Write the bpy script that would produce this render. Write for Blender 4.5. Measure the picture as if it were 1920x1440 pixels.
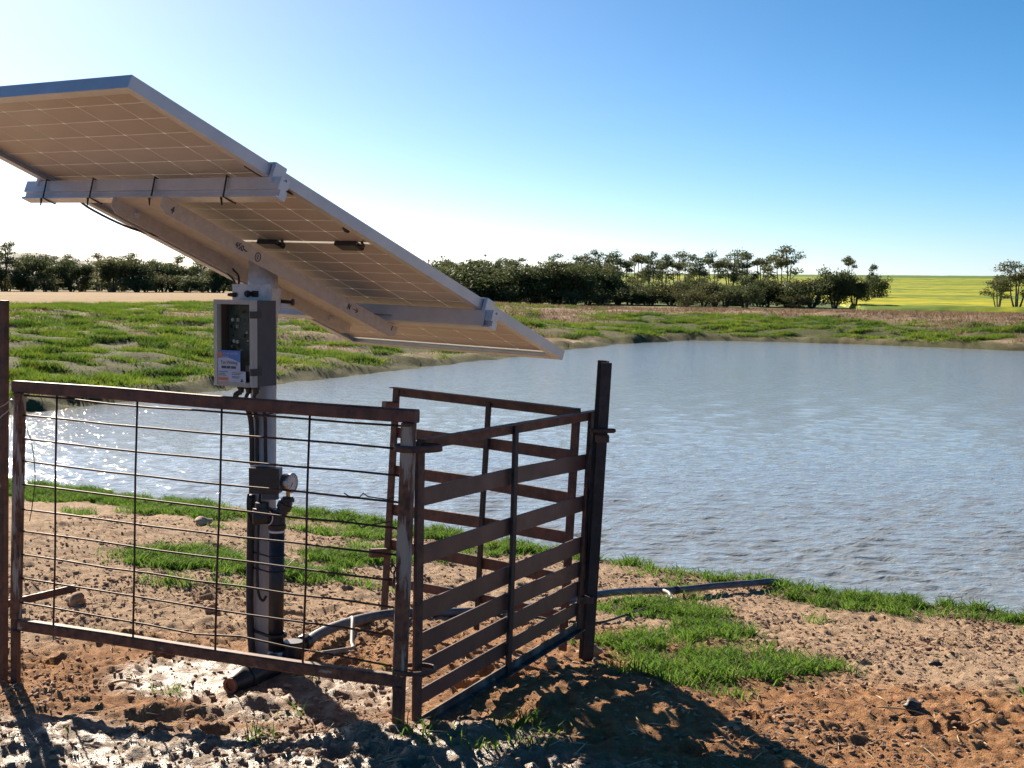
import bpy, math, random
import numpy as np
from mathutils import Vector, Matrix

for o in list(bpy.data.objects):
    bpy.data.objects.remove(o)
scene = bpy.context.scene
col = scene.collection
random.seed(7)
R = math.radians

# ------------------------------------------------------------------ camera, sky, sun, exposure
CAM_H = 1.25
PITCH = math.atan((720 - 525) / 2600.0)
ROLL = R(0.5)
cam_d = bpy.data.cameras.new('camera')
cam_d.sensor_width = 36.0
cam_d.lens = 36.0 * 2600.0 / 1920.0
cam_d.clip_start = 0.05
cam_d.clip_end = 20000
cam = bpy.data.objects.new('camera', cam_d)
col.objects.link(cam)
fw = Vector((0, math.cos(PITCH), -math.sin(PITCH)))
up0 = Vector((0, math.sin(PITCH), math.cos(PITCH)))
rt0 = Vector((1, 0, 0))
rt = rt0 * math.cos(ROLL) + up0 * math.sin(ROLL)
up = up0 * math.cos(ROLL) - rt0 * math.sin(ROLL)
cam.matrix_world = Matrix(((rt.x, up.x, -fw.x, 0), (rt.y, up.y, -fw.y, 0), (rt.z, up.z, -fw.z, CAM_H), (0, 0, 0, 1)))
scene.camera = cam

SUN_AZ = R(-25.5)      # from +Y, negative is to the left
SUN_EL = R(25.0)
world = bpy.data.worlds.new('World')
scene.world = world
world.use_nodes = True
wn, wl = world.node_tree.nodes, world.node_tree.links
bg = wn['Background']
sky = wn.new('ShaderNodeTexSky')
sky.sky_type = 'NISHITA'
sky.sun_disc = False
sky.sun_elevation = SUN_EL
sky.sun_rotation = SUN_AZ
sky.altitude = 250
sky.air_density = 0.5
sky.dust_density = 0.45
sky.ozone_density = 3.0
hsv = wn.new('ShaderNodeHueSaturation'); hsv.inputs['Saturation'].default_value = 1.30; hsv.inputs['Hue'].default_value = .490
wl.new(sky.outputs[0], hsv.inputs['Color']); wl.new(hsv.outputs[0], bg.inputs[0])
bg.inputs[1].default_value = 0.055
sun_d = bpy.data.lights.new('sun', 'SUN')
sun_d.energy = 5.0
sun_d.angle = R(0.5)
sun_d.color = (1.0, 0.86, 0.68)
sun = bpy.data.objects.new('sun', sun_d)
col.objects.link(sun)
sdir = Vector((math.sin(SUN_AZ) * math.cos(SUN_EL), math.cos(SUN_AZ) * math.cos(SUN_EL), math.sin(SUN_EL)))
sun.rotation_euler = sdir.to_track_quat('Z', 'Y').to_euler()
sun.location = (-6, 14, 8)
vs = scene.view_settings
vs.view_transform = 'Standard'
vs.look = 'None'
vs.exposure = 1.2
vs.gamma = 1.0
vs.use_curve_mapping = False
scene.render.engine = 'CYCLES'

#BEGIN_TERRAIN
# ------------------------------------------------------------------ terrain functions (metres)
ZW = -0.35
POND = np.array([(-3.62,10.40),(-2.51,9.82),(-1.60,9.42),(-0.74,8.94),(-0.10,8.40),(0.50,7.87),(0.95,7.50),(1.50,7.09),
                 (2.0,6.80),(2.42,6.56),(3.4,6.25),(5.0,6.05),(8.0,6.6),(13,10),(19,18),(21,26),(18,31),(14.5,33.0),(12.3,33.4),(10.6,35.0),(8.95,36.4),
                 (7.0,37.4),(4.95,37.9),(3.0,35.6),(1.22,32.0),(-0.1,28.6),(-1.56,25.3),(-2.6,23.0),(-3.5,21.1),(-4.68,18.4),(-5.6,16.1),(-6.3,14.4),(-6.9,13.0),(-6.6,11.9),(-5.2,11.05)], float)

def ss(a, b, x):
    t = np.clip((x - a) / (b - a), 0, 1)
    return t * t * (3 - 2 * t)

def hash2(ix, iy, s):
    h = (ix.astype(np.int64) * 374761393 + iy.astype(np.int64) * 668265263 + s * 1442695041) & 0xFFFFFFFF
    h = ((h ^ (h >> 13)) * 1274126177) & 0xFFFFFFFF
    h = ((h ^ (h >> 16)) * 2246822519) & 0xFFFFFFFF
    return ((h ^ (h >> 15)) & 0xFFFFFF) / float(0xFFFFFF)

def vnoise(x, y, s=0):
    x = x + 1000.37 * (s % 7); y = y + 517.91 * (s % 5)
    ix = np.floor(x); iy = np.floor(y); fx = x - ix; fy = y - iy
    fx = fx * fx * fx * (fx * (fx * 6 - 15) + 10); fy = fy * fy * fy * (fy * (fy * 6 - 15) + 10)
    a = hash2(ix, iy, s); b = hash2(ix + 1, iy, s); c = hash2(ix, iy + 1, s); d = hash2(ix + 1, iy + 1, s)
    return (a + (b - a) * fx) * (1 - fy) + (c + (d - c) * fx) * fy - 0.5

def fbm(x, y, s=0, o=3):
    t = 0; a = 1.0; xx, yy = x, y
    for k in range(o):
        t = t + a * vnoise(xx, yy, s + k)
        xx, yy = 1.62 * xx - 1.27 * yy, 1.27 * xx + 1.62 * yy
        a *= 0.5
    return t

def pond_sd(x, y):
    n = len(POND)
    d2 = np.full(x.shape, 1e12); inside = np.zeros(x.shape, bool)
    for i in range(n):
        ax, ay = POND[i]; bx, by = POND[(i + 1) % n]
        ex, ey = bx - ax, by - ay
        t = np.clip(((x - ax) * ex + (y - ay) * ey) / (ex * ex + ey * ey), 0, 1)
        dx = x - ax - t * ex; dy = y - ay - t * ey
        d2 = np.minimum(d2, dx * dx + dy * dy)
        c = (ay > y) != (by > y)
        with np.errstate(divide='ignore', invalid='ignore'):
            xi = ax + (y - ay) * ex / (by - ay if by != ay else 1e-9)
        inside ^= c & (x < xi)
    d = np.sqrt(d2)
    return np.where(inside, -d, d)

def slope_s(x, y):
    return np.where(y > 0.5, x / np.maximum(y, 0.5), np.sign(x) * 2)

def field_h(x, y):
    r = np.hypot(x, y); s = slope_s(x, y)
    left = np.interp(r, [0, 30, 45, 150, 400, 1200, 4000], [0.42, 0.42, 0.36, -0.36, -0.6, 1.0, 2.0])
    right = np.interp(r, [0, 35, 50, 70, 110, 170, 620, 900, 4000], [0.15, 0.15, 0.05, -0.35, -0.95, -0.7, 4.4, 5.0, 5.0])
    w = ss(-0.13, -0.02, s)
    return left * (1 - w) + right * w

def base_h(x, y, sd=None):
    sd = pond_sd(x, y) if sd is None else sd
    wob = (0.16 * vnoise(x * 2.3, y * 2.3, 91) + 0.07 * vnoise(x * 8, y * 8, 92)) * (1 + .8 * ss(14, 20, y)) 
    sd = sd + wob
    s = slope_s(x, y)
    d = np.maximum(sd, 0)
    near = ZW + 0.03 * ss(0, .07, d) + 0.32 * ss(-.1, 3.3, d)
    wr = ss(-0.1, 0.1, s)
    T = 13 * (1 - wr) + 9.5 * wr
    top = 0.45 * (1 - wr) + 0.20 * wr
    t = np.clip(d / T, 0, 1)
    lip = .10 + .06 * vnoise(x * .9, y * .9, 93)
    bank = ZW + lip * ss(0, .38, d) + (top - ZW - lip) * (1 - (1 - t) ** 1.6)
    fr = ss(T, T + 22, d)
    far = bank * (1 - fr) + field_h(x, y) * fr
    wf = ss(11.3, 15.0, y - 0.10 * np.maximum(x - 6, 0))
    out = near * (1 - wf) + far * wf
    inn = ZW - np.minimum(-np.minimum(sd, 0) * 0.3, 1.0)
    return np.where(sd > 0, out, inn), sd, wf

def cow_pocks(x, y):      # shallow hoof marks and clods pressed in the soil
    v = 0
    for k, (f, a) in enumerate([(4.1, .008), (8.5, .005)]):
        n = vnoise(x * f, y * f, 41 + k)
        v = v - a * ss(.16, .34, n) + .4 * a * ss(.05, .16, n) * (1 - ss(.16, .34, n))
    return v

HR = np.random.default_rng(77)
HOOF = np.stack([HR.uniform(-1.6, 2.2, 110), 3.3 + 3.6 * HR.random(110), HR.uniform(.028, .05, 110), HR.uniform(0, 3.14, 110), HR.uniform(.010, .024, 110)], 1)
def hoof_prints(x, y):      # prints of stock pressed into the soft bank
    v = np.zeros_like(x)
    m = (y > 3.1) & (y < 7.2) & (np.abs(x) < 2.5)
    if not m.any(): return v
    xm, ym = x[m], y[m]; t = np.zeros_like(xm)
    for (cx, cy, r_, a, dp) in HOOF:
        near = (np.abs(xm - cx) < .15) & (np.abs(ym - cy) < .15)
        if not near.any(): continue
        dx, dy = xm[near] - cx, ym[near] - cy
        u = dx * math.cos(a) + dy * math.sin(a); w = -dx * math.sin(a) + dy * math.cos(a)
        q = np.hypot(u / r_, w / (r_ * 1.35))
        t[near] += -dp * ss(1.05, .75, q) + .45 * dp * ss(1.6, 1.15, q) * ss(.9, 1.1, q)
    v[m] = t
    return v

def wet_mask(x, y):
    n = fbm(x * 1.6, y * 1.6, 61, 3) * .35
    a = ss(-.25, .25, (3.80 - y) * 1.6 - np.maximum(x + .25, 0) * .9 + n - .05)
    b = ss(1.25, .55, np.hypot((x + .93) / .30, (y - 4.26) / .24) + n)
    c = ss(1.2, .6, np.hypot((x + .58) / .34, (y - 4.05) / .28) + n) * .7
    return np.clip(np.maximum(np.maximum(a * (y > 0.3), b), c), 0, 1)

def ground_h(x, y, fine=True):
    h, sd, wf = base_h(x, y)
    r = np.hypot(x, y)
    dry = ss(0, .25, sd)
    wet = wet_mask(x, y)
    lo = .045 * fbm(x * .9, y * .9, 3, 2) * (1 - wf) * ss(.0, 1.0, sd)
    farb = wf * (ss(0, .6, sd) * (.10 * fbm(x * .42, y * .75, 11, 3) + .11 * fbm(x * 1.3, y * 2.3, 15, 2) * (1 - ss(60, 90, r))))
    farb = farb * (1 - .75 * ss(60, 110, r)) * (1 - .6 * ss(9, 13, sd))
    h = h + lo + farb
    # raised muddy lumps near the gate, spoil heap by the right panel foot
    h = h + .035 * ss(1.1, .1, np.hypot((x - .22) / .5, (y - 4.05) / .42)) + .03 * ss(1, .2, np.hypot((x + .2) / .5, (y - 3.55) / .3))
    h = h + .022 * ss(1, .2, np.hypot((x + .73) / .14, (y - 3.98) / .08)) + .03 * ss(1, .2, np.hypot((x + .98) / .2, (y - 3.93) / .07))
    if fine:
        nf = ss(24, 9, r)
        rid = np.abs(vnoise(x * 13, y * 13, 21)) + .5 * np.abs(vnoise(x * 29, y * 29, 22))
        f = hoof_prints(x, y) + cow_pocks(x, y) * (1 - wet * .6) + .010 * fbm(x * 6, y * 6, 25, 2) + .020 * (.24 - rid) + .020 * (np.abs(fbm(x * 24, y * 24, 29, 3)) - .12)
        lump = np.maximum(fbm(x * 9, y * 9, 33, 3), -.12)
        f = f + wet * (.019 * lump + .020 * (np.abs(fbm(x * 17, y * 17, 35, 3)) - .15))
        f = f - wet * .5 * f * ss(1.2, .5, np.hypot((x + .93) / .30, (y - 4.26) / .24))
        h = h + f * nf * dry
    return h, sd, wf

def h_at(x, y, fine=False):
    return float(ground_h(np.array([float(x)]), np.array([float(y)]), fine)[0][0])

def far_green(x, y, sd):
    s = slope_s(x, y); r = np.hypot(x, y)
    n = fbm(x * .35, y * .8, 71, 3); n2 = fbm(x * .16, y * .3, 77, 2)
    left = ss(.2, .9, sd + .6 * n) * ss(15.5, 13.0, sd) * ss(-.20, .06, n + .7 * n2 + .16)
    edge = ss(13.5, 14.2, sd) * ss(16.5, 15.6, sd) * .8 * ss(-.2, .1, n)
    left = np.maximum(left, edge)
    gx = (s - .055) / .265
    rmask = ss(-.05, .12, gx) * ss(1.15, .85, gx)
    right = ss(.2, .6, sd) * ss(8.2, 6.8, sd + 5.5 * ss(.6, 1.1, gx)) * rmask
    right = np.maximum(right * ss(-.45, -.25, n + .35), ss(-.1, .2, n + .9 * n2 + .05) * ss(.3, .9, sd) * ss(6.5, 4, sd) * .9)
    strip = ss(10.5, 11, sd) * ss(13, 12.4, sd) * ss(.0, .03, s) * ss(.075, .05, s)
    right = np.maximum(right, strip)
    w = ss(-.10, .02, s)
    return (left * (1 - w) + right * w) * (r < 90)

NEAR_GRASS = [  # x, y, rx, ry, density  (patches of turf on the near bank)
    (.62, 5.78, .24, .42, 1.0), (.74, 5.42, .16, .20, 1.0), (.50, 5.95, .14, .2, .9),
    (.66, 4.58, .30, .34, .85), (.82, 4.46, .13, .22, .85), (.46, 4.90, .14, .24, .85), (.58, 4.24, .24, .14, .8), (.90, 4.28, .12, .09, .5), (.62, 5.1, .2, .2, .7),
    (-1.25, 6.08, .42, .20, 1.0), (-1.50, 6.30, .30, .16, .9), (-.86, 6.80, .34, .20, 1.0), (-.60, 7.05, .22, .2, .9), (-1.2, 5.6, .2, .10, .5),
    (-1.85, 8.75, .5, .25, .8), (.05, 7.95, .40, .25, .9), (-.45, 8.35, .35, .2, .8), (-1.0, 8.2, .3, .15, .6), (-.55, 7.6, .35, .15, .5),
    (-.08, 3.56, .10, .06, .45), (.10, 3.70, .12, .07, .3), (-.66, 3.66, .06, .05, .4), (-.58, 4.25, .09, .045, .5), (-1.03, 4.12, .07, .06, .35),
    (.36, 4.30, .08, .10, .5), (-.60, 3.86, .09, .05, .25), (1.32, 5.9, .05, .05, .4), (.9, 6.6, .12, .10, .5), (1.15, 7.2, .2, .1, .8), (-.3, 3.62, .04, .03, .4),
]

def near_green(x, y, sd, wf):
    n = fbm(x * 3.1, y * 3.1, 81, 3)
    g = np.zeros_like(x)
    for (cx, cy, rx, ry, dn) in NEAR_GRASS:
        q = np.hypot((x - cx) / rx, (y - cy) / ry) + n * 1.2
        g = np.maximum(g, dn * ss(1.45, .55, q))
    n1 = fbm(x * 1.1, y * 1.1, 87, 2)
    fr = ss(.0, .06, sd) * ss(.50, .10, sd + .35 * n) * (ss(1.05, 1.3, x) + ss(-.12, .12, n1 + .02) * .9 * (x < 1.05))
    fr2 = ss(.0, .1, sd) * ss(.9, .5, sd + .4 * n) * ss(-1.6, -2.2, x) * ss(-.3, 0, n1 + .15)
    tuft = .5 * ss(.33, .40, vnoise(x * 4.3, y * 4.3, 83)) * ss(3.6, 4.6, y) * ss(-.1, .25, n1)
    return np.clip(np.maximum(np.maximum(np.maximum(g, fr), fr2), tuft * (sd > .1)), 0, 1) * (1 - wf)
#END_TERRAIN

# ------------------------------------------------------------------ mesh helpers
def mesh_data(name, V, F, mats=(), smooth=False):
    me = bpy.data.meshes.new(name)
    me.from_pydata([tuple(v) for v in V], [], F)
    for m in mats:
        me.materials.append(m)
    if smooth:
        me.polygons.foreach_set('use_smooth', [True] * len(me.polygons))
    me.update()
    return me

def np_mesh(name, V, F, mat, smooth=True):
    """fast mesh from numpy arrays; F is (n,3) or (n,4)"""
    me = bpy.data.meshes.new(name)
    n, k = F.shape
    me.vertices.add(len(V)); me.vertices.foreach_set('co', np.asarray(V, np.float32).ravel())
    me.loops.add(n * k); me.loops.foreach_set('vertex_index', F.astype(np.int32).ravel())
    me.polygons.add(n); me.polygons.foreach_set('loop_start', np.arange(0, n * k, k, dtype=np.int32))
    me.polygons.foreach_set('use_smooth', np.full(n, smooth))
    me.materials.append(mat)
    me.update(calc_edges=True)
    return me

def link(name, me, parent=None):
    o = bpy.data.objects.new(name, me)
    col.objects.link(o)
    if parent:
        o.parent = parent
    return o

def tag(o, label=None, cat=None, group=None, kind=None):
    if label: o['label'] = label
    if cat: o['category'] = cat
    if group: o['group'] = group
    if kind: o['kind'] = kind
    return o

class MB:
    def __init__(s): s.V = []; s.F = []
    def add(s, V, F):
        b = len(s.V); s.V += [Vector(v) for v in V]; s.F += [tuple(i + b for i in f) for f in F]; return s

def frame_of(d, side):
    d = Vector(d).normalized(); side = Vector(side)
    side = (side - d * side.dot(d)).normalized()
    return d, side, d.cross(side)

def sweep(mb, prof, pts, side=(0, 0, 1), caps=True):
    """prof: list of (a,b) in the side / cross directions; pts polyline"""
    pts = [Vector(p) for p in pts]; n = len(prof); b = len(mb.V)
    for i, p in enumerate(pts):
        d = (pts[min(i + 1, len(pts) - 1)] - pts[max(i - 1, 0)])
        d, s_, c_ = frame_of(d, side)
        for (a, q) in prof:
            mb.V.append(p + s_ * a + c_ * q)
    for i in range(len(pts) - 1):
        for j in range(n):
            mb.F.append((b + i * n + j, b + i * n + (j + 1) % n, b + (i + 1) * n + (j + 1) % n, b + (i + 1) * n + j))
    if caps:
        mb.F.append(tuple(b + j for j in reversed(range(n))))
        mb.F.append(tuple(b + (len(pts) - 1) * n + j for j in range(n)))
    return mb

def rectp(w, h, c=None):
    c = min(w, h) * .14 if c is None else c
    a, b = w / 2, h / 2
    return [(-a + c, -b), (a - c, -b), (a, -b + c), (a, b - c), (a - c, b), (-a + c, b), (-a, b - c), (-a, -b + c)]

def beam(mb, p0, p1, w, h, side=(0, 0, 1), mid=None):
    pts = [p0, p1] if mid is None else [p0] + mid + [p1]
    return sweep(mb, rectp(w, h), pts, side)

def circ(r, n=12): return [(r * math.cos(2 * math.pi * i / n), r * math.sin(2 * math.pi * i / n)) for i in range(n)]

def tube(mb, pts, r, n=10, taper=None):
    pts = [Vector(p) for p in pts]; b = len(mb.V)
    d0 = pts[1] - pts[0]
    side = Vector((0, 0, 1)) if abs(d0.normalized().z) < .9 else Vector((1, 0, 0))
    prev = None
    for i, p in enumerate(pts):
        d = (pts[min(i + 1, len(pts) - 1)] - pts[max(i - 1, 0)]).normalized()
        s_ = side if prev is None else prev
        s_ = (s_ - d * s_.dot(d)).normalized(); prev = s_
        c_ = d.cross(s_)
        rr = r if taper is None else r * taper[i]
        for (a, q) in circ(1, n):
            mb.V.append(p + s_ * a * rr + c_ * q * rr)
    for i in range(len(pts) - 1):
        for j in range(n):
            mb.F.append((b + i * n + j, b + i * n + (j + 1) % n, b + (i + 1) * n + (j + 1) % n, b + (i + 1) * n + j))
    mb.F.append(tuple(b + j for j in reversed(range(n)))); mb.F.append(tuple(b + (len(pts) - 1) * n + j for j in range(n)))
    return mb

def catmull(P, k=8):
    P = [Vector(p) for p in P]; out = []
    for i in range(len(P) - 1):
        p0, p1, p2, p3 = P[max(i - 1, 0)], P[i], P[i + 1], P[min(i + 2, len(P) - 1)]
        for j in range(k):
            t = j / k
            out.append(.5 * ((2 * p1) + (p2 - p0) * t + (2 * p0 - 5 * p1 + 4 * p2 - p3) * t * t + (3 * p1 - p0 - 3 * p2 + p3) * t ** 3))
    return out + [P[-1]]

def lathe(mb, prof, p0, axis, n=20):
    """prof: list of (distance along axis, radius)"""
    d = Vector(axis).normalized(); side = Vector((0, 0, 1)) if abs(d.z) < .9 else Vector((1, 0, 0))
    d, s_, c_ = frame_of(d, side); p0 = Vector(p0); b = len(mb.V)
    for (t, r) in prof:
        for (a, q) in circ(max(r, 1e-5), n):
            mb.V.append(p0 + d * t + s_ * a + c_ * q)
    for i in range(len(prof) - 1):
        for j in range(n):
            mb.F.append((b + i * n + j, b + i * n + (j + 1) % n, b + (i + 1) * n + (j + 1) % n, b + (i + 1) * n + j))
    mb.F.append(tuple(b + j for j in reversed(range(n)))); mb.F.append(tuple(b + (len(prof) - 1) * n + j for j in range(n)))
    return mb

def obox(mb, c, ax, ay, az, hx, hy, hz, ch=.15):
    """oriented box with chamfered edges along ay"""
    c = Vector(c); ax, ay, az = Vector(ax), Vector(ay), Vector(az)
    k = min(hx, hz) * ch
    pr = [(-hx + k, -hz), (hx - k, -hz), (hx, -hz + k), (hx, hz - k), (hx - k, hz), (-hx + k, hz), (-hx, hz - k), (-hx, -hz + k)]
    b = len(mb.V)
    for yy in (-hy, hy):
        for (a, q) in pr: mb.V.append(c + ax * a + az * q + ay * yy)
    for j in range(8): mb.F.append((b + j, b + 8 + j, b + 8 + (j + 1) % 8, b + (j + 1) % 8))
    mb.F.append(tuple(b + j for j in range(8))); mb.F.append(tuple(b + 8 + j for j in reversed(range(8))))
    return mb

import bmesh
def fix_normals(me):
    bm = bmesh.new(); bm.from_mesh(me); bmesh.ops.recalc_face_normals(bm, faces=bm.faces); bm.to_mesh(me); bm.free()

class Thing:
    """an Empty at the base of a thing; parts are given in world metres"""
    def __init__(s, name, base, label, cat, group=None):
        s.base = Vector(base); s.o = bpy.data.objects.new(name, None); col.objects.link(s.o)
        s.o.location = s.base; s.o.empty_display_size = .1; tag(s.o, label, cat, group)
    def part(s, name, mb, mat, parent=None, smooth=False, label=None):
        me = mesh_data(name, [v - s.base for v in mb.V], mb.F, [mat], smooth)
        fix_normals(me)
        o = link(name, me, parent or s.o)
        if label: o['label'] = label
        return o

# ------------------------------------------------------------------ materials
def nmat(name):
    m = bpy.data.materials.new(name); m.use_nodes = True
    return m, m.node_tree.nodes, m.node_tree.links, m.node_tree.nodes['Principled BSDF']

def ramp(nodes, links, src, lo, hi, c0, c1):
    r = nodes.new('ShaderNodeValToRGB'); e = r.color_ramp.elements
    e[0].position = lo; e[1].position = hi; e[0].color = (*c0, 1); e[1].color = (*c1, 1)
    links.new(src, r.inputs[0]); return r.outputs[0]

def noise(nodes, links, scale, detail=4, rough=.55, vec=None, dist=0):
    n = nodes.new('ShaderNodeTexNoise'); n.inputs['Scale'].default_value = scale; n.inputs['Detail'].default_value = detail
    n.inputs['Roughness'].default_value = rough; n.inputs['Distortion'].default_value = dist
    if vec is not None: links.new(vec, n.inputs['Vector'])
    return n.outputs['Fac']

def objco(nodes, links, sc=(1, 1, 1)):
    t = nodes.new('ShaderNodeTexCoord'); mp = nodes.new('ShaderNodeMapping'); mp.inputs['Scale'].default_value = sc
    links.new(t.outputs['Object'], mp.inputs[0]); return mp.outputs[0]

def mixc(nodes, links, fac, a, b):
    m = nodes.new('ShaderNodeMix'); m.data_type = 'RGBA'
    for i, v in ((0, fac), (6, a), (7, b)):
        if isinstance(v, (int, float)): m.inputs[i].default_value = v
        elif isinstance(v, tuple): m.inputs[i].default_value = (*v, 1)
        else: links.new(v, m.inputs[i])
    return m.outputs[2]

def basic(name, c0, c1, scale=20, rough=.6, metal=0, bump=0, bscale=80, sc=(1, 1, 1), lo=.35, hi=.65, r2=None, spec=None):
    m, N, L, P = nmat(name)
    v = objco(N, L, sc); f = noise(N, L, scale, 5, .6, v)
    L.new(ramp(N, L, f, lo, hi, c0, c1), P.inputs['Base Color'])
    P.inputs['Roughness'].default_value = rough; P.inputs['Metallic'].default_value = metal
    if spec is not None: P.inputs['Specular IOR Level'].default_value = spec
    if r2 is not None:
        f2 = noise(N, L, scale * 2.3, 3, .5, v)
        mr = N.new('ShaderNodeMapRange'); mr.inputs[3].default_value = rough; mr.inputs[4].default_value = r2
        mr.inputs[1].default_value = .3; mr.inputs[2].default_value = .7
        L.new(f2, mr.inputs[0]); L.new(mr.outputs[0], P.inputs['Roughness'])
    if bump:
        fb = noise(N, L, bscale, 4, .6, v); b = N.new('ShaderNodeBump'); b.inputs['Strength'].default_value = bump
        b.inputs['Distance'].default_value = .002; L.new(fb, b.inputs['Height']); L.new(b.outputs[0], P.inputs['Normal'])
    return m

M = {}
M['rust'] = basic('rusty_steel', (.050, .032, .029), (.135, .066, .045), 26, .72, .15, .5, 160, r2=.5)
M['rust_red'] = basic('red_rusty_steel', (.065, .036, .033), (.16, .075, .054), 22, .7, .15, .4, 140, r2=.5)
M['slat'] = basic('brown_steel_slat', (.088, .058, .054), (.145, .088, .076), 9, .55, .2, .25, 120, lo=.3, hi=.7, r2=.42)
M['slat_galv'] = basic('weathered_steel_rail', (.07, .06, .055), (.30, .27, .23), 18, .6, .3, .3, 120, lo=.45, hi=.75)
M['flake'] = None
def flake(name='rust_with_flaking_paint', sc=(1, 1, .16), lo=.49):
    m, N, L, P = nmat(name)
    v = objco(N, L, sc); f = noise(N, L, 30, 6, .65, v)
    rust = ramp(N, L, noise(N, L, 40, 4, .6, objco(N, L)), .35, .65, (.06, .03, .025), (.19, .09, .05))
    ff = ramp(N, L, f, lo, lo + .07, (0, 0, 0), (1, 1, 1))
    L.new(mixc(N, L, ff, rust, (.34, .31, .26)), P.inputs['Base Color'])
    P.inputs['Roughness'].default_value = .7
    b = N.new('ShaderNodeBump'); b.inputs['Strength'].default_value = .5; b.inputs['Distance'].default_value = .002
    L.new(f, b.inputs['Height']); L.new(b.outputs[0], P.inputs['Normal'])
    return m
M['flake'] = flake()
M['rust_flake'] = flake('rust_with_few_paint_flakes', (.3, .3, 1), .60)
M['wire'] = basic('rusty_wire', (.030, .020, .018), (.075, .042, .032), 40, .6, .3)
M['dark_steel'] = basic('dark_steel', (.022, .02, .022), (.05, .042, .04), 20, .6, .2, .3, 120)
M['galv'] = basic('galvanised_steel', (.46, .47, .48), (.60, .61, .62), 34, .42, .35, .12, 90, r2=.55)
M['galv_plate'] = basic('galvanised_channel', (.46, .44, .42), (.56, .54, .52), 45, .5, .2, .10, 150, r2=.62)
M['galv_pole'] = basic('weathered_galvanised_pole', (.45, .42, .38), (.68, .67, .64), 16, .5, .2, .2, 60, sc=(1, 1, .2), r2=.65)
M['alu'] = basic('aluminium', (.58, .59, .61), (.66, .67, .69), 12, .40, .45, .04, 60)
M['alu_frame'] = basic('aluminium_frame', (.52, .53, .56), (.60, .61, .63), 8, .42, .6, .03, 60)
M['black'] = basic('black_plastic', (.016, .017, .02), (.028, .03, .034), 30, .42, 0, .15, 120)
M['rubber'] = basic('black_cable', (.013, .013, .014), (.03, .03, .032), 30, .55)
M['hose'] = basic('grey_poly_hose', (.075, .083, .10), (.14, .15, .17), 26, .48, 0, .2, 90, r2=.6)
M['small_hose'] = basic('pale_hose', (.20, .19, .17), (.32, .30, .27), 30, .6)
M['case'] = basic('charcoal_plastic', (.05, .056, .072), (.065, .072, .09), 25, .5, 0, .15, 400)
M['white'] = basic('white_plastic', (.70, .70, .68), (.80, .80, .78), 20, .45)
M['blue'] = basic('blue_plastic', (.02, .07, .42), (.03, .10, .55), 20, .4)
M['blue_print'] = basic('blue_print', (.06, .17, .50), (.08, .21, .56), 20, .5)
M['white_print'] = basic('white_print', (.42, .49, .62), (.50, .57, .70), 20, .5)
M['orange_print'] = basic('orange_print', (.60, .18, .06), (.68, .24, .09), 20, .5)
M['ink'] = basic('ink', (.02, .025, .05), (.03, .035, .07), 20, .6)
M['pcb'] = basic('circuit_board', (.022, .075, .065), (.05, .12, .105), 160, .45, lo=.45, hi=.55)
M['brass'] = basic('brass', (.55, .33, .08), (.65, .42, .14), 20, .35, .9)
M['chrome'] = basic('steel_gauge_case', (.35, .35, .36), (.5, .5, .5), 20, .3, .9)
M['tie'] = M['rubber']
M['rust_open'] = basic('red_brown_pipe_end', (.16, .055, .03), (.26, .10, .055), 50, .6)
M['cell'] = basic('solar_cell_back', (.42, .385, .365), (.54, .495, .47), 3.2, .45, 0, .03, 60, lo=.3, hi=.7)
def sheet():
    m, N, L, P = nmat('panel_backsheet')
    P.inputs['Base Color'].default_value = (.85, .82, .76, 1); P.inputs['Roughness'].default_value = .4
    t = N.new('ShaderNodeBsdfTranslucent'); t.inputs[0].default_value = (.92, .90, .84, 1)
    mx = N.new('ShaderNodeMixShader'); mx.inputs[0].default_value = .55
    L.new(P.outputs[0], mx.inputs[1]); L.new(t.outputs[0], mx.inputs[2]); L.new(mx.outputs[0], N['Material Output'].inputs[0])
    return m
M['sheet'] = sheet()
def glass(name, c=(1, 1, 1), rough=.06):
    m, N, L, P = nmat(name)
    P.inputs['Base Color'].default_value = (*c, 1); P.inputs['Roughness'].default_value = rough
    P.inputs['Transmission Weight'].default_value = 1; P.inputs['IOR'].default_value = 1.45
    return m
def pane():
    m, N, L, P = nmat('clear_polycarbonate_pane')
    t = N.new('ShaderNodeBsdfTransparent'); t.inputs[0].default_value = (.86, .90, .90, 1)
    g = N.new('ShaderNodeBsdfGlossy'); g.inputs['Roughness'].default_value = .08; g.inputs[0].default_value = (.9, .9, .9, 1)
    f = N.new('ShaderNodeFresnel'); f.inputs[0].default_value = 1.16
    mx = N.new('ShaderNodeMixShader'); L.new(f.outputs[0], mx.inputs[0]); L.new(t.outputs[0], mx.inputs[1]); L.new(g.outputs[0], mx.inputs[2])
    L.new(mx.outputs[0], N['Material Output'].inputs[0]); return m
M['clear'] = pane()
M['lid'] = basic('pale_clear_lid_rim', (.52, .53, .50), (.62, .63, .60), 20, .3)
M['lid'].node_tree.nodes['Principled BSDF'].inputs['Transmission Weight'].default_value = .35

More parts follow.
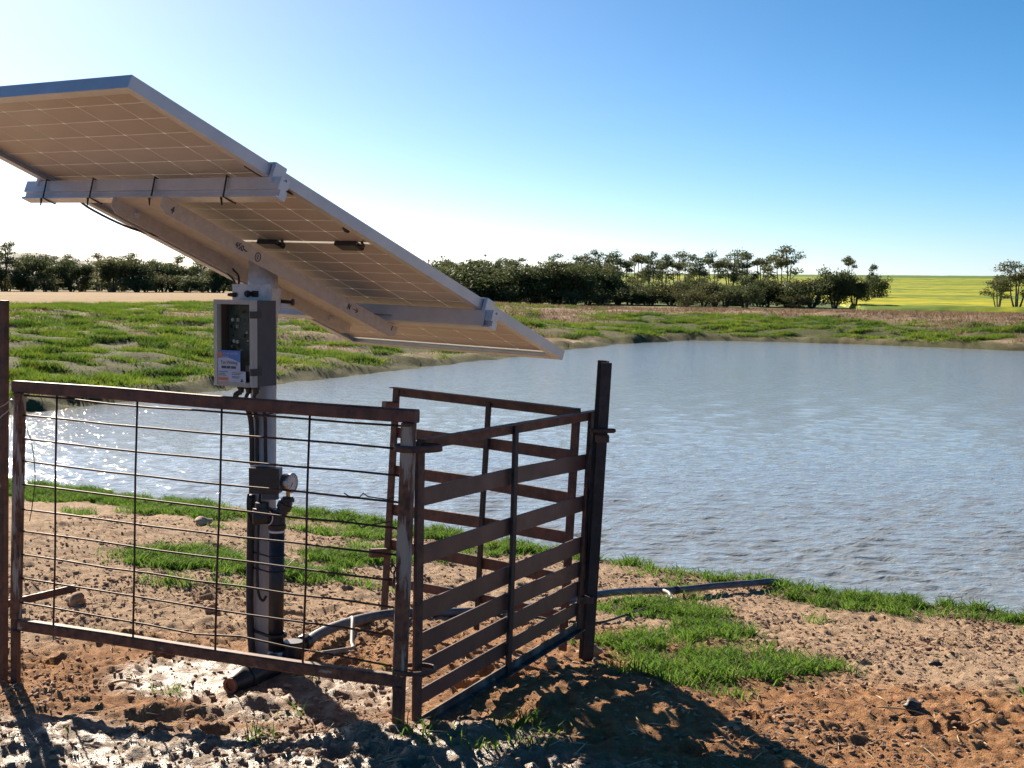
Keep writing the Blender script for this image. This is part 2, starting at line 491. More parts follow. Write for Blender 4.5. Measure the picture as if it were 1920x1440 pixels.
def leafmat(name, c0, c1, c2, scale=.6, trans=.35):
    m, N, L, P = nmat(name)
    v = objco(N, L); oi = N.new('ShaderNodeObjectInfo')
    f = noise(N, L, scale, 4, .6, v)
    c = mixc(N, L, ramp(N, L, f, .35, .65, (0, 0, 0), (1, 1, 1)), c0, c1)
    f2 = noise(N, L, scale * 9, 2, .5, v)
    c = mixc(N, L, ramp(N, L, f2, .52, .72, (0, 0, 0), (.8, .8, .8)), c, c2)
    L.new(c, P.inputs['Base Color']); P.inputs['Roughness'].default_value = .65; P.inputs['Specular IOR Level'].default_value = .12
    t = N.new('ShaderNodeBsdfTranslucent'); L.new(c, t.inputs[0])
    mx = N.new('ShaderNodeMixShader'); mx.inputs[0].default_value = trans
    L.new(P.outputs[0], mx.inputs[1]); L.new(t.outputs[0], mx.inputs[2]); L.new(mx.outputs[0], N['Material Output'].inputs[0])
    return m
M['grass'] = leafmat('green_grass', (.065, .155, .022), (.115, .225, .028), (.27, .27, .08), 7, .6)
M['bank_grass'] = leafmat('bank_grass', (.060, .125, .020), (.13, .205, .024), (.24, .27, .035), .35, .6)
M['leaf'] = leafmat('mallee_leaves', (.058, .084, .034), (.105, .130, .052), (.15, .155, .07), .5, .4)
M['leaf2'] = leafmat('olive_mallee_leaves', (.080, .095, .036), (.135, .138, .055), (.17, .16, .07), .5, .4)
M['bark'] = basic('mallee_bark', (.09, .07, .055), (.22, .18, .14), 4, .85)

def attr(N, name):
    a = N.new('ShaderNodeAttribute'); a.attribute_name = name; s = N.new('ShaderNodeSeparateColor')
    return a, s
def groundmat():
    m, N, L, P = nmat('soil')
    v = objco(N, L)
    a1, s1 = attr(N, 'zone_a'); L.new(a1.outputs[0], s1.inputs[0])
    a2, s2 = attr(N, 'zone_b'); L.new(a2.outputs[0], s2.inputs[0])
    grass, orange, wet = s1.outputs; straw, redb, pale = s2.outputs  # grass channel also carries the painted shade along the far shoreline
    nb = noise(N, L, 2.2, 5, .6, v); nf = noise(N, L, 22, 5, .65, v); ng = noise(N, L, 70, 5, .65, v)
    tan = mixc(N, L, ramp(N, L, nf, .35, .68, (0, 0, 0), (1, 1, 1)), (.35, .235, .15), (.53, .385, .26))
    ora = mixc(N, L, ramp(N, L, nf, .35, .68, (0, 0, 0), (1, 1, 1)), (.28, .13, .058), (.47, .26, .125))
    # orange patches have ragged borders
    ad = N.new('ShaderNodeMath'); ad.operation = 'ADD'; L.new(orange, ad.inputs[0])
    sub = N.new('ShaderNodeMath'); sub.operation = 'MULTIPLY_ADD'; L.new(nb, sub.inputs[0]); sub.inputs[1].default_value = 1.3; sub.inputs[2].default_value = -.65
    L.new(sub.outputs[0], ad.inputs[1])
    of = ramp(N, L, ad.outputs[0], .25, .85, (0, 0, 0), (1, 1, 1))
    c = mixc(N, L, of, tan, ora)
    dk = ramp(N, L, ng, .30, .42, (.6, .6, .6), (0, 0, 0))
    c = mixc(N, L, dk, c, (.13, .085, .055))
    lt = ramp(N, L, ng, .62, .70, (0, 0, 0), (.55, .55, .55))
    c = mixc(N, L, lt, c, (.52, .40, .29))
    c = mixc(N, L, redb, c, mixc(N, L, ramp(N, L, noise(N, L, 1.4, 6, .7, v), .35, .65, (0, 0, 0), (1, 1, 1)), (.17, .115, .075), (.32, .225, .15)))
    vs_ = objco(N, L, (.02, .22, .2))
    st = mixc(N, L, ramp(N, L, noise(N, L, 3, 5, .6, vs_), .35, .65, (0, 0, 0), (1, 1, 1)), (.20, .12, .042), (.31, .20, .08))
    c = mixc(N, L, straw, c, st)
    pg = mixc(N, L, ramp(N, L, noise(N, L, .05, 4, .6, v), .4, .6, (0, 0, 0), (1, 1, 1)), (.06, .11, .02), (.11, .14, .03))
    c = mixc(N, L, pale, c, pg)
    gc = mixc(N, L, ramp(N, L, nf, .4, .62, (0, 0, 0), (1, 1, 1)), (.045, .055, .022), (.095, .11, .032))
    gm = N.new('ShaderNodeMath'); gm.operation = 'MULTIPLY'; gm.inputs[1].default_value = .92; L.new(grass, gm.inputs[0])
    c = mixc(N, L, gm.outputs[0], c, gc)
    wm = N.new('ShaderNodeMath'); wm.operation = 'MULTIPLY'; wm.inputs[1].default_value = .85; L.new(wet, wm.inputs[0])
    c = mixc(N, L, wm.outputs[0], c, mixc(N, L, ramp(N, L, nf, .35, .65, (0, 0, 0), (1, 1, 1)), (.20, .14, .10), (.33, .245, .18)))
    L.new(c, P.inputs['Base Color'])
    wn_ = N.new('ShaderNodeMath'); wn_.operation = 'MULTIPLY'; L.new(wet, wn_.inputs[0])
    L.new(ramp(N, L, noise(N, L, 16, 3, .5, v), .38, .58, (.25, .25, .25), (1, 1, 1)), wn_.inputs[1])
    mr = N.new('ShaderNodeMapRange'); mr.inputs[3].default_value = .95; mr.inputs[4].default_value = .36
    L.new(wn_.outputs[0], mr.inputs[0]); L.new(mr.outputs[0], P.inputs['Roughness'])
    sp = N.new('ShaderNodeMapRange'); sp.inputs[3].default_value = .15; sp.inputs[4].default_value = .6
    L.new(wet, sp.inputs[0]); L.new(sp.outputs[0], P.inputs['Specular IOR Level'])
    b = N.new('ShaderNodeBump'); b.inputs['Strength'].default_value = .9; b.inputs['Distance'].default_value = .011
    hsum = N.new('ShaderNodeMath'); hsum.operation = 'MULTIPLY_ADD'; L.new(ng, hsum.inputs[0]); hsum.inputs[1].default_value = .6
    L.new(noise(N, L, 240, 3, .6, v), hsum.inputs[2])
    L.new(hsum.outputs[0], b.inputs['Height']); L.new(b.outputs[0], P.inputs['Normal'])
    return m
M['soil'] = groundmat()

def watermat():
    m, N, L, P = nmat('muddy_dam_water')
    P.inputs['Base Color'].default_value = (.29, .32, .33, 1); P.inputs['Roughness'].default_value = .06; P.inputs['IOR'].default_value = 1.333
    v = objco(N, L, (.75, 1.25, 1)); n1 = noise(N, L, 9.5, 3, .6, v, .5); n2 = noise(N, L, 26, 2, .5, v, .3)
    s = N.new('ShaderNodeMath'); s.operation = 'MULTIPLY_ADD'; L.new(n2, s.inputs[0]); s.inputs[1].default_value = .35; L.new(n1, s.inputs[2])
    b = N.new('ShaderNodeBump'); b.inputs['Strength'].default_value = .8; b.inputs['Distance'].default_value = .022
    L.new(s.outputs[0], b.inputs['Height']); L.new(b.outputs[0], P.inputs['Normal'])
    return m
M['water'] = watermat()
def canolamat():
    m, N, L, P = nmat('flowering_canola')
    v = objco(N, L, (.006, .05, .02)); v2 = objco(N, L, (.3, .3, .3))
    f = noise(N, L, 2.2, 5, .65, v); g = noise(N, L, 2, 4, .6, v2)
    a = N.new('ShaderNodeMath'); a.operation = 'MULTIPLY_ADD'; L.new(g, a.inputs[0]); a.inputs[1].default_value = .3; L.new(f, a.inputs[2])
    c = mixc(N, L, ramp(N, L, a.outputs[0], .58, .78, (0, 0, 0), (1, 1, 1)), (.12, .20, .014), (.52, .475, .011))
    at = N.new('ShaderNodeAttribute'); at.attribute_name = 'zone_a'; sp = N.new('ShaderNodeSeparateColor'); L.new(at.outputs[0], sp.inputs[0])
    c = mixc(N, L, sp.outputs[0], c, (.10, .19, .03))
    L.new(c, P.inputs['Base Color']); P.inputs['Roughness'].default_value = .8; P.inputs['Specular IOR Level'].default_value = .1
    return m
M['canola'] = canolamat()
M['hill'] = basic('distant_scrub_hill', (.08, .10, .10), (.12, .14, .14), .01, .9)
M['stone'] = basic('pale_stone', (.30, .21, .15), (.48, .37, .28), 30, .9, 0, .6, 60)
M['clod'] = basic('soil_clods', (.25, .13, .07), (.44, .29, .185), 3.0, .95, 0, .5, 90)
M['straw'] = basic('dry_straw', (.42, .30, .17), (.60, .47, .30), 20, .8)

# ------------------------------------------------------------------ ground sheet
def polar_axes(rows, fine_half, fine_step, coarse):
    az = np.concatenate([np.arange(-180, -fine_half, coarse), np.arange(-fine_half, fine_half + 1e-6, fine_step), np.arange(fine_half + coarse, 180, coarse)])
    return np.radians(az), rows
def geo(a, b, q):
    n = max(2, int(round(math.log(b / a) / q))); return np.geomspace(a, b, n, endpoint=False)
rows = np.concatenate([np.linspace(.001, 2.4, 12, endpoint=False), geo(2.4, 3.1, .012), geo(3.1, 8.5, .0033), geo(8.5, 20, .0065), geo(20, 60, .010), geo(60, 9000, .045), [9000]])
az, rows = polar_axes(rows, 26, .1, 4)
A_, R_ = np.meshgrid(az, rows)
gx = (R_ * np.sin(A_)); gy = (R_ * np.cos(A_))
fx, fy = gx.ravel(), gy.ravel()
gh, gsd, gwf = ground_h(fx, fy)
nr, na = R_.shape
idx = np.arange(nr * na).reshape(nr, na)
nxt = np.roll(idx, -1, axis=1)
F = np.stack([idx[:-1], nxt[:-1], nxt[1:], idx[1:]], -1).reshape(-1, 4)[:, ::-1]
V = np.stack([fx, fy, gh], 1)
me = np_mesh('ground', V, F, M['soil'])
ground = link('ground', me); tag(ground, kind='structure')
def zones(x, y, sd, wf):
    r = np.hypot(x, y); s = slope_s(x, y)
    grass_shade = np.maximum(near_green(x, y, sd, wf), far_green(x, y, sd) * wf)
    n = fbm(x * .8, y * .8, 51, 3)
    ora = ss(6.0, 4.3, y + .55 * np.maximum(x, 0) - .15 * x * (x < 0) + n * 1.2) * (1 - wf)
    ora = np.maximum(ora, ss(4.2, 3.75, y + n * .4) * (x > .5) * .9)
    wet = wet_mask(x, y) * (1 - wf)
    wet = np.maximum(wet, ss(.14, 0, sd) * .55 * (1 - wf))
    grass_shade = np.maximum(grass_shade, wf * ss(.75, .3, sd + .3 * n))  # shade of the far bank edge painted in through the grass tint
    wl_ = 1 - ss(-.10, 0, s)
    straw = wf * ss(14.5, 15.5, sd + .6 * n) * wl_ * ss(260, 200, r)
    straw = np.maximum(straw, wf * (1 - wl_) * ss(.16, .22, s) * ss(92, 96, r) * ss(118, 113, r))
    redb = wf * (ss(.3, 1.2, sd) * (1 - wl_) * ss(110, 92, r) * .95 + wl_ * .85 * ss(15.5, 14, sd))
    pale = wf * np.clip(ss(105, 125, r) * (1 - wl_) + wl_ * ss(160, 175, r), 0, 1)
    o = np.ones_like(x)
    return np.stack([grass_shade, ora, wet, o], 1), np.stack([straw, redb, pale, o], 1)
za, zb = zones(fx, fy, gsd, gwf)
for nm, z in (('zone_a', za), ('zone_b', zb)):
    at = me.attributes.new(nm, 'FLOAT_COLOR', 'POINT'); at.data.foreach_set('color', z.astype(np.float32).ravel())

# ------------------------------------------------------------------ water of the dam
def wq(r): return np.interp(np.log(r), [math.log(8), math.log(34)], [.0034, .0085])
wr_ = [5.6]
while wr_[-1] < 46: wr_.append(wr_[-1] * (1 + float(wq(wr_[-1]))))
wr_ = np.array(wr_)
waz = np.radians(np.concatenate([np.arange(-38, -24, 1.0), np.arange(-24, 24, .1), np.arange(24, 78, 1.0)]))
A_, R_ = np.meshgrid(waz, wr_)
wx, wy = (R_ * np.sin(A_)).ravel(), (R_ * np.cos(A_)).ravel()
sdw = pond_sd(wx, wy)
rng = np.random.default_rng(5)
wz = np.zeros_like(wx); rr = np.hypot(wx, wy); sp_ = rr * wq(rr)
warp = 1.2 * fbm(wx * .5, wy * .5, 95, 2)
for k in range(60):
    lam = .085 * ((2.7 if k < 44 else 8.0) ** rng.random()); th = R(-108) + rng.normal(0, .55)
    amp = (.0068 if k < 44 else .0016) * lam * ss(1.4, 5.0, lam / sp_)
    ph = rng.random() * 6.28
    kk = 2 * math.pi / lam
    wz += amp * np.sin(kk * (wx * math.cos(th) + wy * math.sin(th)) + ph + warp * .6)
wz *= ss(0, .5, -sdw) * .9 + .1
nr, na = R_.shape
idx = np.arange(nr * na).reshape(nr, na)
F = np.stack([idx[:-1, :-1], idx[1:, :-1], idx[1:, 1:], idx[:-1, 1:]], -1).reshape(-1, 4)[:, ::-1]
keep = (sdw[F].min(1) < 1.2)
water = link('water', np_mesh('water', np.stack([wx, wy, ZW + wz], 1), F[keep], M['water']))
tag(water, kind='structure')

# ------------------------------------------------------------------ canola crop and far hill
cs = np.linspace(-.075, .75, 260); ct = np.concatenate([np.linspace(0, .016, 9)[:-1], np.geomspace(.016, 1, 150)])
S_, T_ = np.meshgrid(cs, ct)
r0 = 178 - 66 * ss(.20, .255, S_) + 2 * vnoise(S_ * 60, S_ * 0, 5)
RR = r0 * (640 / r0) ** T_
cy = RR / np.sqrt(1 + S_ ** 2); cx = cy * S_
ch = ground_h(cx.ravel(), cy.ravel(), False)[0].reshape(cx.shape) + .36 + .15 * fbm(cx * .35, cy * .35, 7, 2)
ch -= .6 * ss(.016, -.004, T_) ** 1.0
nr, na = cx.shape
idx = np.arange(nr * na).reshape(nr, na)
F = np.stack([idx[:-1, :-1], idx[:-1, 1:], idx[1:, 1:], idx[1:, :-1]], -1).reshape(-1, 4)
cme = np_mesh('canola_crop', np.stack([cx.ravel(), cy.ravel(), ch.ravel()], 1), F, M['canola'])
gz = np.zeros((nr * na, 4)); gz[:, 3] = 1
gz[:, 0] = np.maximum(ss(.79, .84, T_ + .03 * vnoise(S_ * 9, T_ * 30, 3)), .7 * ss(.007, .003, T_ + .006 * vnoise(S_ * 40, T_ * 60, 9))).ravel()
at = cme.attributes.new('zone_a', 'FLOAT_COLOR', 'POINT'); at.data.foreach_set('color', gz.astype(np.float32).ravel())
tag(link('canola_crop', cme), 'bright yellow flowering canola crop on the rise beyond the trees', 'canola crop', kind='stuff')

hv, hf = [], []
hx = np.linspace(-1500, -500, 90)
prof = [(-420, 0), (-250, .45), (-100, .85), (0, 1), (160, .8), (420, 0)]
for i, x in enumerate(hx):
    e = (i / 89)
    H_ = (34 + 9 * math.sin(x * .011) + 5 * math.sin(x * .031 + 1)) * math.sin(math.pi * min(1, max(0, e))) ** .5 + .5
    for (dy, k) in prof: hv.append((x, 2900 + dy + .05 * x, k * H_ + 1.5))
for i in range(89):
    for j in range(5): hf.append((i * 6 + j, (i + 1) * 6 + j, (i + 1) * 6 + j + 1, i * 6 + j + 1))
tag(link('hill', mesh_data('hill', hv, hf, [M['hill']], True)), kind='structure')

# ------------------------------------------------------------------ trees
def make_tree_meshes(seed, kind, nleaf):
    rg = random.Random(seed)
    H = {'bushy': 4.3, 'umbrella': 6.0, 'open': 6.6, 'shrub': 3.0}[kind]
    mb = MB(); lobes = []
    nst = {'bushy': 5, 'umbrella': 3, 'open': 4, 'shrub': 4}[kind]
    for k in range(nst):
        a = 2 * math.pi * k / nst + rg.uniform(-.5, .5); sp = rg.uniform(.5, 1.2) * {'bushy': 1.1, 'umbrella': .55, 'open': .9, 'shrub': .8}[kind]
        top = H * rg.uniform(.55, .8)
        b0 = Vector((math.cos(a) * .15, math.sin(a) * .15, -.15)); b2 = Vector((math.cos(a) * sp, math.sin(a) * sp, top))
        b1 = b0.lerp(b2, .5) + Vector((rg.uniform(-.25, .25), rg.uniform(-.25, .25), rg.uniform(-.1, .3)))
        pts = catmull([b0, b1, b2], 4); n = len(pts)
        tube(mb, pts, .11, 6, [1 - .65 * i / (n - 1) for i in range(n)])
        for q in range(3):
            t = rg.uniform(.45, 1); p = pts[int(t * (n - 1))]
            a2 = a + rg.uniform(-1.2, 1.2); ln = rg.uniform(.6, 1.3)
            e = p + Vector((math.cos(a2) * ln, math.sin(a2) * ln, rg.uniform(.35, .9)))
            tube(mb, [p, p.lerp(e, .5) + Vector((0, 0, -.08)), e], .05, 5, [1, .7, .4]); lobes.append((e, rg.uniform(.55, .95)))
        lobes.append((b2, rg.uniform(.7, 1.05)))
    if kind == 'open':
        for q in range(5):
            a = rg.uniform(0, 6.28); r_ = rg.uniform(.3, 1.3); lobes.append((Vector((math.cos(a) * r_, math.sin(a) * r_, H * rg.uniform(.42, .7))), rg.uniform(.5, .8)))
    if kind in ('bushy', 'shrub'):
        for q in range(13):
            a = rg.uniform(0, 6.28); r_ = rg.uniform(.5, 1.7); lobes.append((Vector((math.cos(a) * r_, math.sin(a) * r_, H * rg.uniform(.16, .72))), rg.uniform(.6, 1.0)))
    flat = {'bushy': .85, 'umbrella': .5, 'open': .58, 'shrub': .85}[kind]
    rn = np.random.default_rng(seed); V = []
    tot = sum(l[1] ** 2 for l in lobes)
    for (c, r_) in lobes:
        n = int(nleaf * r_ * r_ / tot)
        d = rn.normal(0, 1, (n, 3)); d /= np.linalg.norm(d, axis=1)[:, None]
        rad = r_ * (.55 + .5 * rn.random(n) ** .6)
        # ragged outline: lobe radius wobbles with direction
        rad *= 1 + .28 * np.sin(d[:, 0] * 5 + seed) * np.sin(d[:, 1] * 6 + c.x * 3) + .15 * rn.normal(0, 1, n)
        p = d * rad[:, None] * np.array([1, 1, flat]); p[:, 2] = np.where(p[:, 2] < 0, p[:, 2] * .55, p[:, 2]) + c.z
        p[:, 0] += c.x; p[:, 1] += c.y
        sz = rn.uniform(.06, .14, n)
        t1 = rn.normal(0, 1, (n, 3)); t1 /= np.linalg.norm(t1, axis=1)[:, None]
        t2 = np.cross(t1, d); t2 /= np.linalg.norm(t2, axis=1)[:, None] + 1e-6
        q = np.stack([p - t1 * sz[:, None], p + t2 * sz[:, None] * .55, p + t1 * sz[:, None], p - t2 * sz[:, None] * .55], 1)
        V.append(q.reshape(-1, 3))
    V = np.concatenate(V); V[:, 2] = np.maximum(V[:, 2], .25)
    Fq = np.arange(len(V)).reshape(-1, 4)
    crown = np_mesh('crown', V, Fq, M['leaf2'] if seed % 3 == 0 else M['leaf'], False)
    trunk = mesh_data('trunk', mb.V, mb.F, [M['bark']], True)
    ztop = float(np.percentile(V[:, 2], 99.5))
    return trunk, crown, ztop
TREES = {'bushy': [make_tree_meshes(11 + i, 'bushy', 7000) for i in range(4)], 'umbrella': [make_tree_meshes(31 + i, 'umbrella', 2600) for i in range(4)],
         'open': [make_tree_meshes(51 + i, 'open', 3000) for i in range(3)], 'shrub': [make_tree_meshes(71 + i, 'shrub', 3200) for i in range(2)]}
tcount = [0]
def tree(s, r, height, kind, label, group=None, wide=1.0):
    tr, cr, zt = TREES[kind][tcount[0] % len(TREES[kind])]; tcount[0] += 1
    y = r / math.sqrt(1 + s * s); x = y * s
    o = bpy.data.objects.new('shrub' if kind == 'shrub' and height < 2.3 else 'mallee_tree', None); col.objects.link(o)
    o.location = (x, y, h_at(x, y)); k = height / zt
    o.scale = (k * wide, k * wide, k); o.rotation_euler.z = random.uniform(0, 6.28); o.empty_display_size = .5
    tag(o, label, 'shrub' if 'shrub' in o.name else 'tree', group)
    link('trunk', tr, o); link('crown', cr, o)
    return o
def px(x): return (x - 960) / 2600.0
# the belt on the left, seen under the solar panel
LG = 'trees in the left belt behind the straw field'
LL = 'dark grey-green mallee tree in the left belt behind the straw coloured field'
rg = random.Random(3)
for i, x in enumerate([-70, -20, 62, 100, 150, 210, 258, 305, 350, 400, 445, 500]):
    tree(px(x + rg.uniform(-6, 6)), 150 + rg.uniform(-3, 5), rg.uniform(2.4, 3.8), 'bushy', LL, LG, rg.uniform(.85, 1.15))
for i, x in enumerate([40, 85, 125, 185, 235, 285, 330, 375, 425, 480]):
    tree(px(x + rg.uniform(-8, 8)), 163 + rg.uniform(-4, 9), rg.uniform(3.2, 4.4), 'open', LL, LG, rg.uniform(.85, 1.1))
tree(px(6), 150, 5.1, 'open', 'tall mallee tree at the left picture edge above the steel post', None, .8)
UG = 'low shrubs under the left belt'
for i in range(24):
    tree(px(-60 + i * 24 + rg.uniform(-9, 9)), 146 + rg.uniform(-2, 14), rg.uniform(.9, 2.2), 'shrub', 'low dark shrub filling the gaps under the left tree belt', UG, rg.uniform(1.2, 1.9))
# the belt on the right beyond the far bank
RG = 'trees in the right belt beyond the far bank'
RL = 'dark bushy mallee tree in the right belt beyond the far bank'
x = 800
while x < 1555:
    tree(px(x + rg.uniform(-6, 6)), 124 + rg.uniform(-4, 6), rg.uniform(1.9, 3.3) + .6 * (x < 1150) - .6 * (x > 1380), rg.choice(['bushy', 'bushy', 'shrub']), RL, RG, rg.uniform(1.0, 1.45))
    x += rg.uniform(30, 46)
x = 815
while x < 1165:
    tree(px(x), 142 + rg.uniform(-5, 6), rg.uniform(3.4, 4.2) - .4 * (x > 1180), 'bushy', RL, RG, rg.uniform(.9, 1.2))
    x += rg.uniform(36, 58)
for i in range(20):
    tree(px(800 + i * 37 + rg.uniform(-10, 10)), 119 + rg.uniform(-2, 6), rg.uniform(1.0, 2.0), 'shrub', 'low dark shrub at the foot of the right tree belt', 'low shrubs under the right belt', rg.uniform(1.2, 1.9))
SG = 'flat-topped trees on the skyline of the right belt'
ORD = 'first second third fourth fifth sixth seventh eighth ninth tenth eleventh twelfth thirteenth fourteenth fifteenth sixteenth seventeenth'.split(); nsk = 0
for x, hh in [(842, 4.0), (900, 4.2), (960, 4.4), (1030, 4.9), (1075, 4.8), (1102, 4.9), (1132, 5.3), (1163, 5.2), (1195, 5.0), (1216, 5.1), (1242, 5.0), (1270, 5.3), (1305, 4.9), (1337, 5.3), (1368, 5.5), (1395, 5.2), (1424, 4.9)]:
    k_ = ORD[nsk]; nsk += 1
    tree(px(x), 156 + rg.uniform(-4, 5), hh + .1, rg.choice(['umbrella', 'open']), k_ + ' flat-topped skyline tree from the left, above the right belt', SG, rg.uniform(.7, 1.0))
tree(px(1468), 150, 5.9, 'open', 'tallest spreading mallee tree at the right end of the skyline trees', None, .85)
tree(px(1562), 122, 3.3, 'bushy', 'round dark mallee tree ending the right belt before the canola', None, 1.05)
tree(px(1600), 121, 2.5, 'bushy', 'low dark mallee tree leaning into the canola at the belt end', None, .9)
tree(px(1588), 170, 5.1, 'umbrella', 'small flat-topped tree poking above the round dark mallee', None, .6)
tree(px(1632), 168, 4.2, 'umbrella', 'thin lone flat-topped sapling in front of the canola skyline', None, .4)
tree(px(1640), 165, 2.9, 'shrub', 'low shrubby tree beside the thin sapling in the canola', None, .9)
tree(px(1903), 118, 4.0, 'open', 'tall open-crowned mallee tree at the right picture edge', None, 1.15)
tree(px(1868), 120, 2.9, 'open', 'shorter leaning mallee tree left of the one at the picture edge', None, 1.25)
for x in (1960, 2010, 2070): tree(px(x), 120, rg.uniform(3, 4.2), 'bushy', RL, RG)

# ------------------------------------------------------------------ grass
def blades(name, x, y, hgt, wid, lean, mat, seed, seg=2):
    rn = np.random.default_rng(seed); n = len(x)
    z = ground_h(x, y)[0] - .004
    a = rn.random(n) * 6.283; la = rn.random(n) * 6.283
    w = wid * rn.uniform(.6, 1.3, n); h = hgt * rn.uniform(.5, 1.25, n); ln = lean * h * rn.uniform(.3, 1.6, n)
    ux, uy = np.cos(a) * w * .5, np.sin(a) * w * .5; lx, ly = np.cos(la) * ln, np.sin(la) * ln
    if seg == 2:
        P = np.zeros((n, 5, 3))
        for k, (t, ww) in enumerate([(0, -1), (0, 1), (.6, .75), (.6, -.75), (1, 0)]):
            b = t * t
            P[:, k, 0] = x + ux * ww + lx * b; P[:, k, 1] = y + uy * ww + ly * b; P[:, k, 2] = z + h * (t - .18 * b)
        base = (np.arange(n) * 5)[:, None]
        F = np.concatenate([base + np.array([[0, 1, 2]]), base + np.array([[0, 2, 3]]), base + np.array([[3, 2, 4]])])
        Vv = P.reshape(-1, 3)
    else:
        P = np.zeros((n, 3, 3))
        for k, (t, ww) in enumerate([(0, -1), (0, 1), (1, 0)]):
            P[:, k, 0] = x + ux * ww + lx * t; P[:, k, 1] = y + uy * ww + ly * t; P[:, k, 2] = z + h * t
        F = np.arange(n * 3).reshape(-1, 3); Vv = P.reshape(-1, 3)
    return link(name, np_mesh(name, Vv, F, mat, False))
rn = np.random.default_rng(17)
N0 = 1500000
gx_ = rn.uniform(-4.2, 3.4, N0); gy_ = rn.uniform(3.2, 10.6, N0)
ok = np.abs(gx_) < gy_ * .46 + .2; gx_, gy_ = gx_[ok], gy_[ok]
b_, sd_, wf_ = base_h(gx_, gy_)
g_ = near_green(gx_, gy_, sd_, wf_)
cl = ss(-.25, .2, fbm(gx_ * 14, gy_ * 14, 99, 2))          # clumping
ok = rn.random(len(g_)) < g_ ** 1.9 * (.12 + .88 * cl)
tag(blades('grass', gx_[ok], gy_[ok], .018 + .045 * cl[ok], .0050, .9, M['grass'], 3), 'short green grass in patches on the near bank and along the water', 'grass', kind='stuff')
N1 = 3000000
s_ = rn.uniform(-.45, .45, N1); r_ = np.sqrt(rn.uniform(13.5 ** 2, 58 ** 2, N1))
bx_, by_ = r_ * np.sin(np.arctan(s_)), r_ * np.cos(np.arctan(s_))
b_, sd_, wf_ = base_h(bx_, by_)
g_ = np.maximum(far_green(bx_, by_, sd_), .26 * (sd_ < 15) * (s_ < .02)) * wf_ * (sd_ > .3)
cl = ss(-.16, .26, fbm(bx_ * 1.6, by_ * 2.6, 103, 3))
ok = rn.random(N1) < g_ * (.06 + .94 * cl)
tag(blades('bank_grass', bx_[ok], by_[ok], .025 + .07 * cl[ok], .017, .9, M['bank_grass'], 4, 1), 'clumpy green grass covering the far banks of the dam', 'grass', kind='stuff')
# dry reddish stubble on the right far bank
N2 = 700000
s_ = rn.uniform(-.42, .45, N2); r_ = np.sqrt(rn.uniform(15 ** 2, 72 ** 2, N2))
bx_, by_ = r_ * np.sin(np.arctan(s_)), r_ * np.cos(np.arctan(s_))
b_, sd_, wf_ = base_h(bx_, by_)
g_ = wf_ * (sd_ > 1) * (1 - far_green(bx_, by_, sd_)) * ss(-.3, .2, fbm(bx_ * .8, by_ * 1.6, 107, 3))
ok = rn.random(N2) < g_ * np.where(s_ < -.03, .55 * (sd_ < 15), .30)
M['dry'] = leafmat('dry_stubble', (.19, .125, .075), (.30, .21, .13), (.38, .29, .18), .6, .3)
tag(blades('dry_stubble', bx_[ok], by_[ok], np.where(s_[ok] < -.03, .06, .12), np.where(s_[ok] < -.03, .02, .035), .7, M['dry'], 5, 1), 'dry reddish brown stubble on the far right bank', 'dry grass', kind='stuff')

# ------------------------------------------------------------------ clods, stones, straw
def lump(seed, sub=1):
    t = (1 + 5 ** .5) / 2
    v = [Vector(p).normalized() for p in [(-1, t, 0), (1, t, 0), (-1, -t, 0), (1, -t, 0), (0, -1, t), (0, 1, t), (0, -1, -t), (0, 1, -t), (t, 0, -1), (t, 0, 1), (-t, 0, -1), (-t, 0, 1)]]
    f = [(0, 11, 5), (0, 5, 1), (0, 1, 7), (0, 7, 10), (0, 10, 11), (1, 5, 9), (5, 11, 4), (11, 10, 2), (10, 7, 6), (7, 1, 8), (3, 9, 4), (3, 4, 2), (3, 2, 6), (3, 6, 8), (3, 8, 9), (4, 9, 5), (2, 4, 11), (6, 2, 10), (8, 6, 7), (9, 8, 1)]
    for _ in range(sub):
        c = {}; nf = []
        def mid(a, b):
            k = (min(a, b), max(a, b))
            if k not in c: v.append(((v[a] + v[b]) / 2).normalized()); c[k] = len(v) - 1
            return c[k]
        for (a, b, d) in f:
            p, q, r_ = mid(a, b), mid(b, d), mid(d, a); nf += [(a, p, r_), (p, b, q), (r_, q, d), (p, q, r_)]
        f = nf
    rg_ = random.Random(seed); ph = [rg_.uniform(0, 6) for _ in range(6)]
    out = []
    for p in v:
        k = 1 + .22 * math.sin(3.1 * p.x + ph[0]) * math.sin(2.7 * p.y + ph[1]) + .14 * math.sin(6 * p.z + ph[2] + 3 * p.x) + rg_.uniform(-.09, .09)
        out.append((p.x * k, p.y * k * .85, p.z * k * .62))
    return np.array(out), np.array(f)
lv, lf = lump(1, 0)
nC = 36000
xs = rn.uniform(-2.4, 2.6, nC * 3); ys = 3.1 + 5.2 * rn.random(nC * 3) ** 1.35
ok = (np.abs(xs) < ys * .46 + .15); xs, ys = xs[ok], ys[ok]
_, sdc, _ = base_h(xs, ys)
den = (.25 + .75 * ss(-.05, .25, fbm(xs * 2.2, ys * 2.2, 111, 3))) * (sdc > .15)
ok = rn.random(len(xs)) < den; xs, ys = xs[ok][:nC], ys[ok][:nC]
zc = ground_h(xs, ys)[0]; k = .0026 * (4.2 ** (rn.random(len(xs)) ** 2.6))
rot = rn.random(len(xs)) * 6.283; sx = rn.uniform(.8, 1.5, len(xs))
ca, sa = np.cos(rot), np.sin(rot)
jit = lv[None] * (1 + .18 * rn.normal(0, 1, (len(xs), len(lv), 1)))
X = jit[:, :, 0] * sx[:, None]; Yy = jit[:, :, 1]
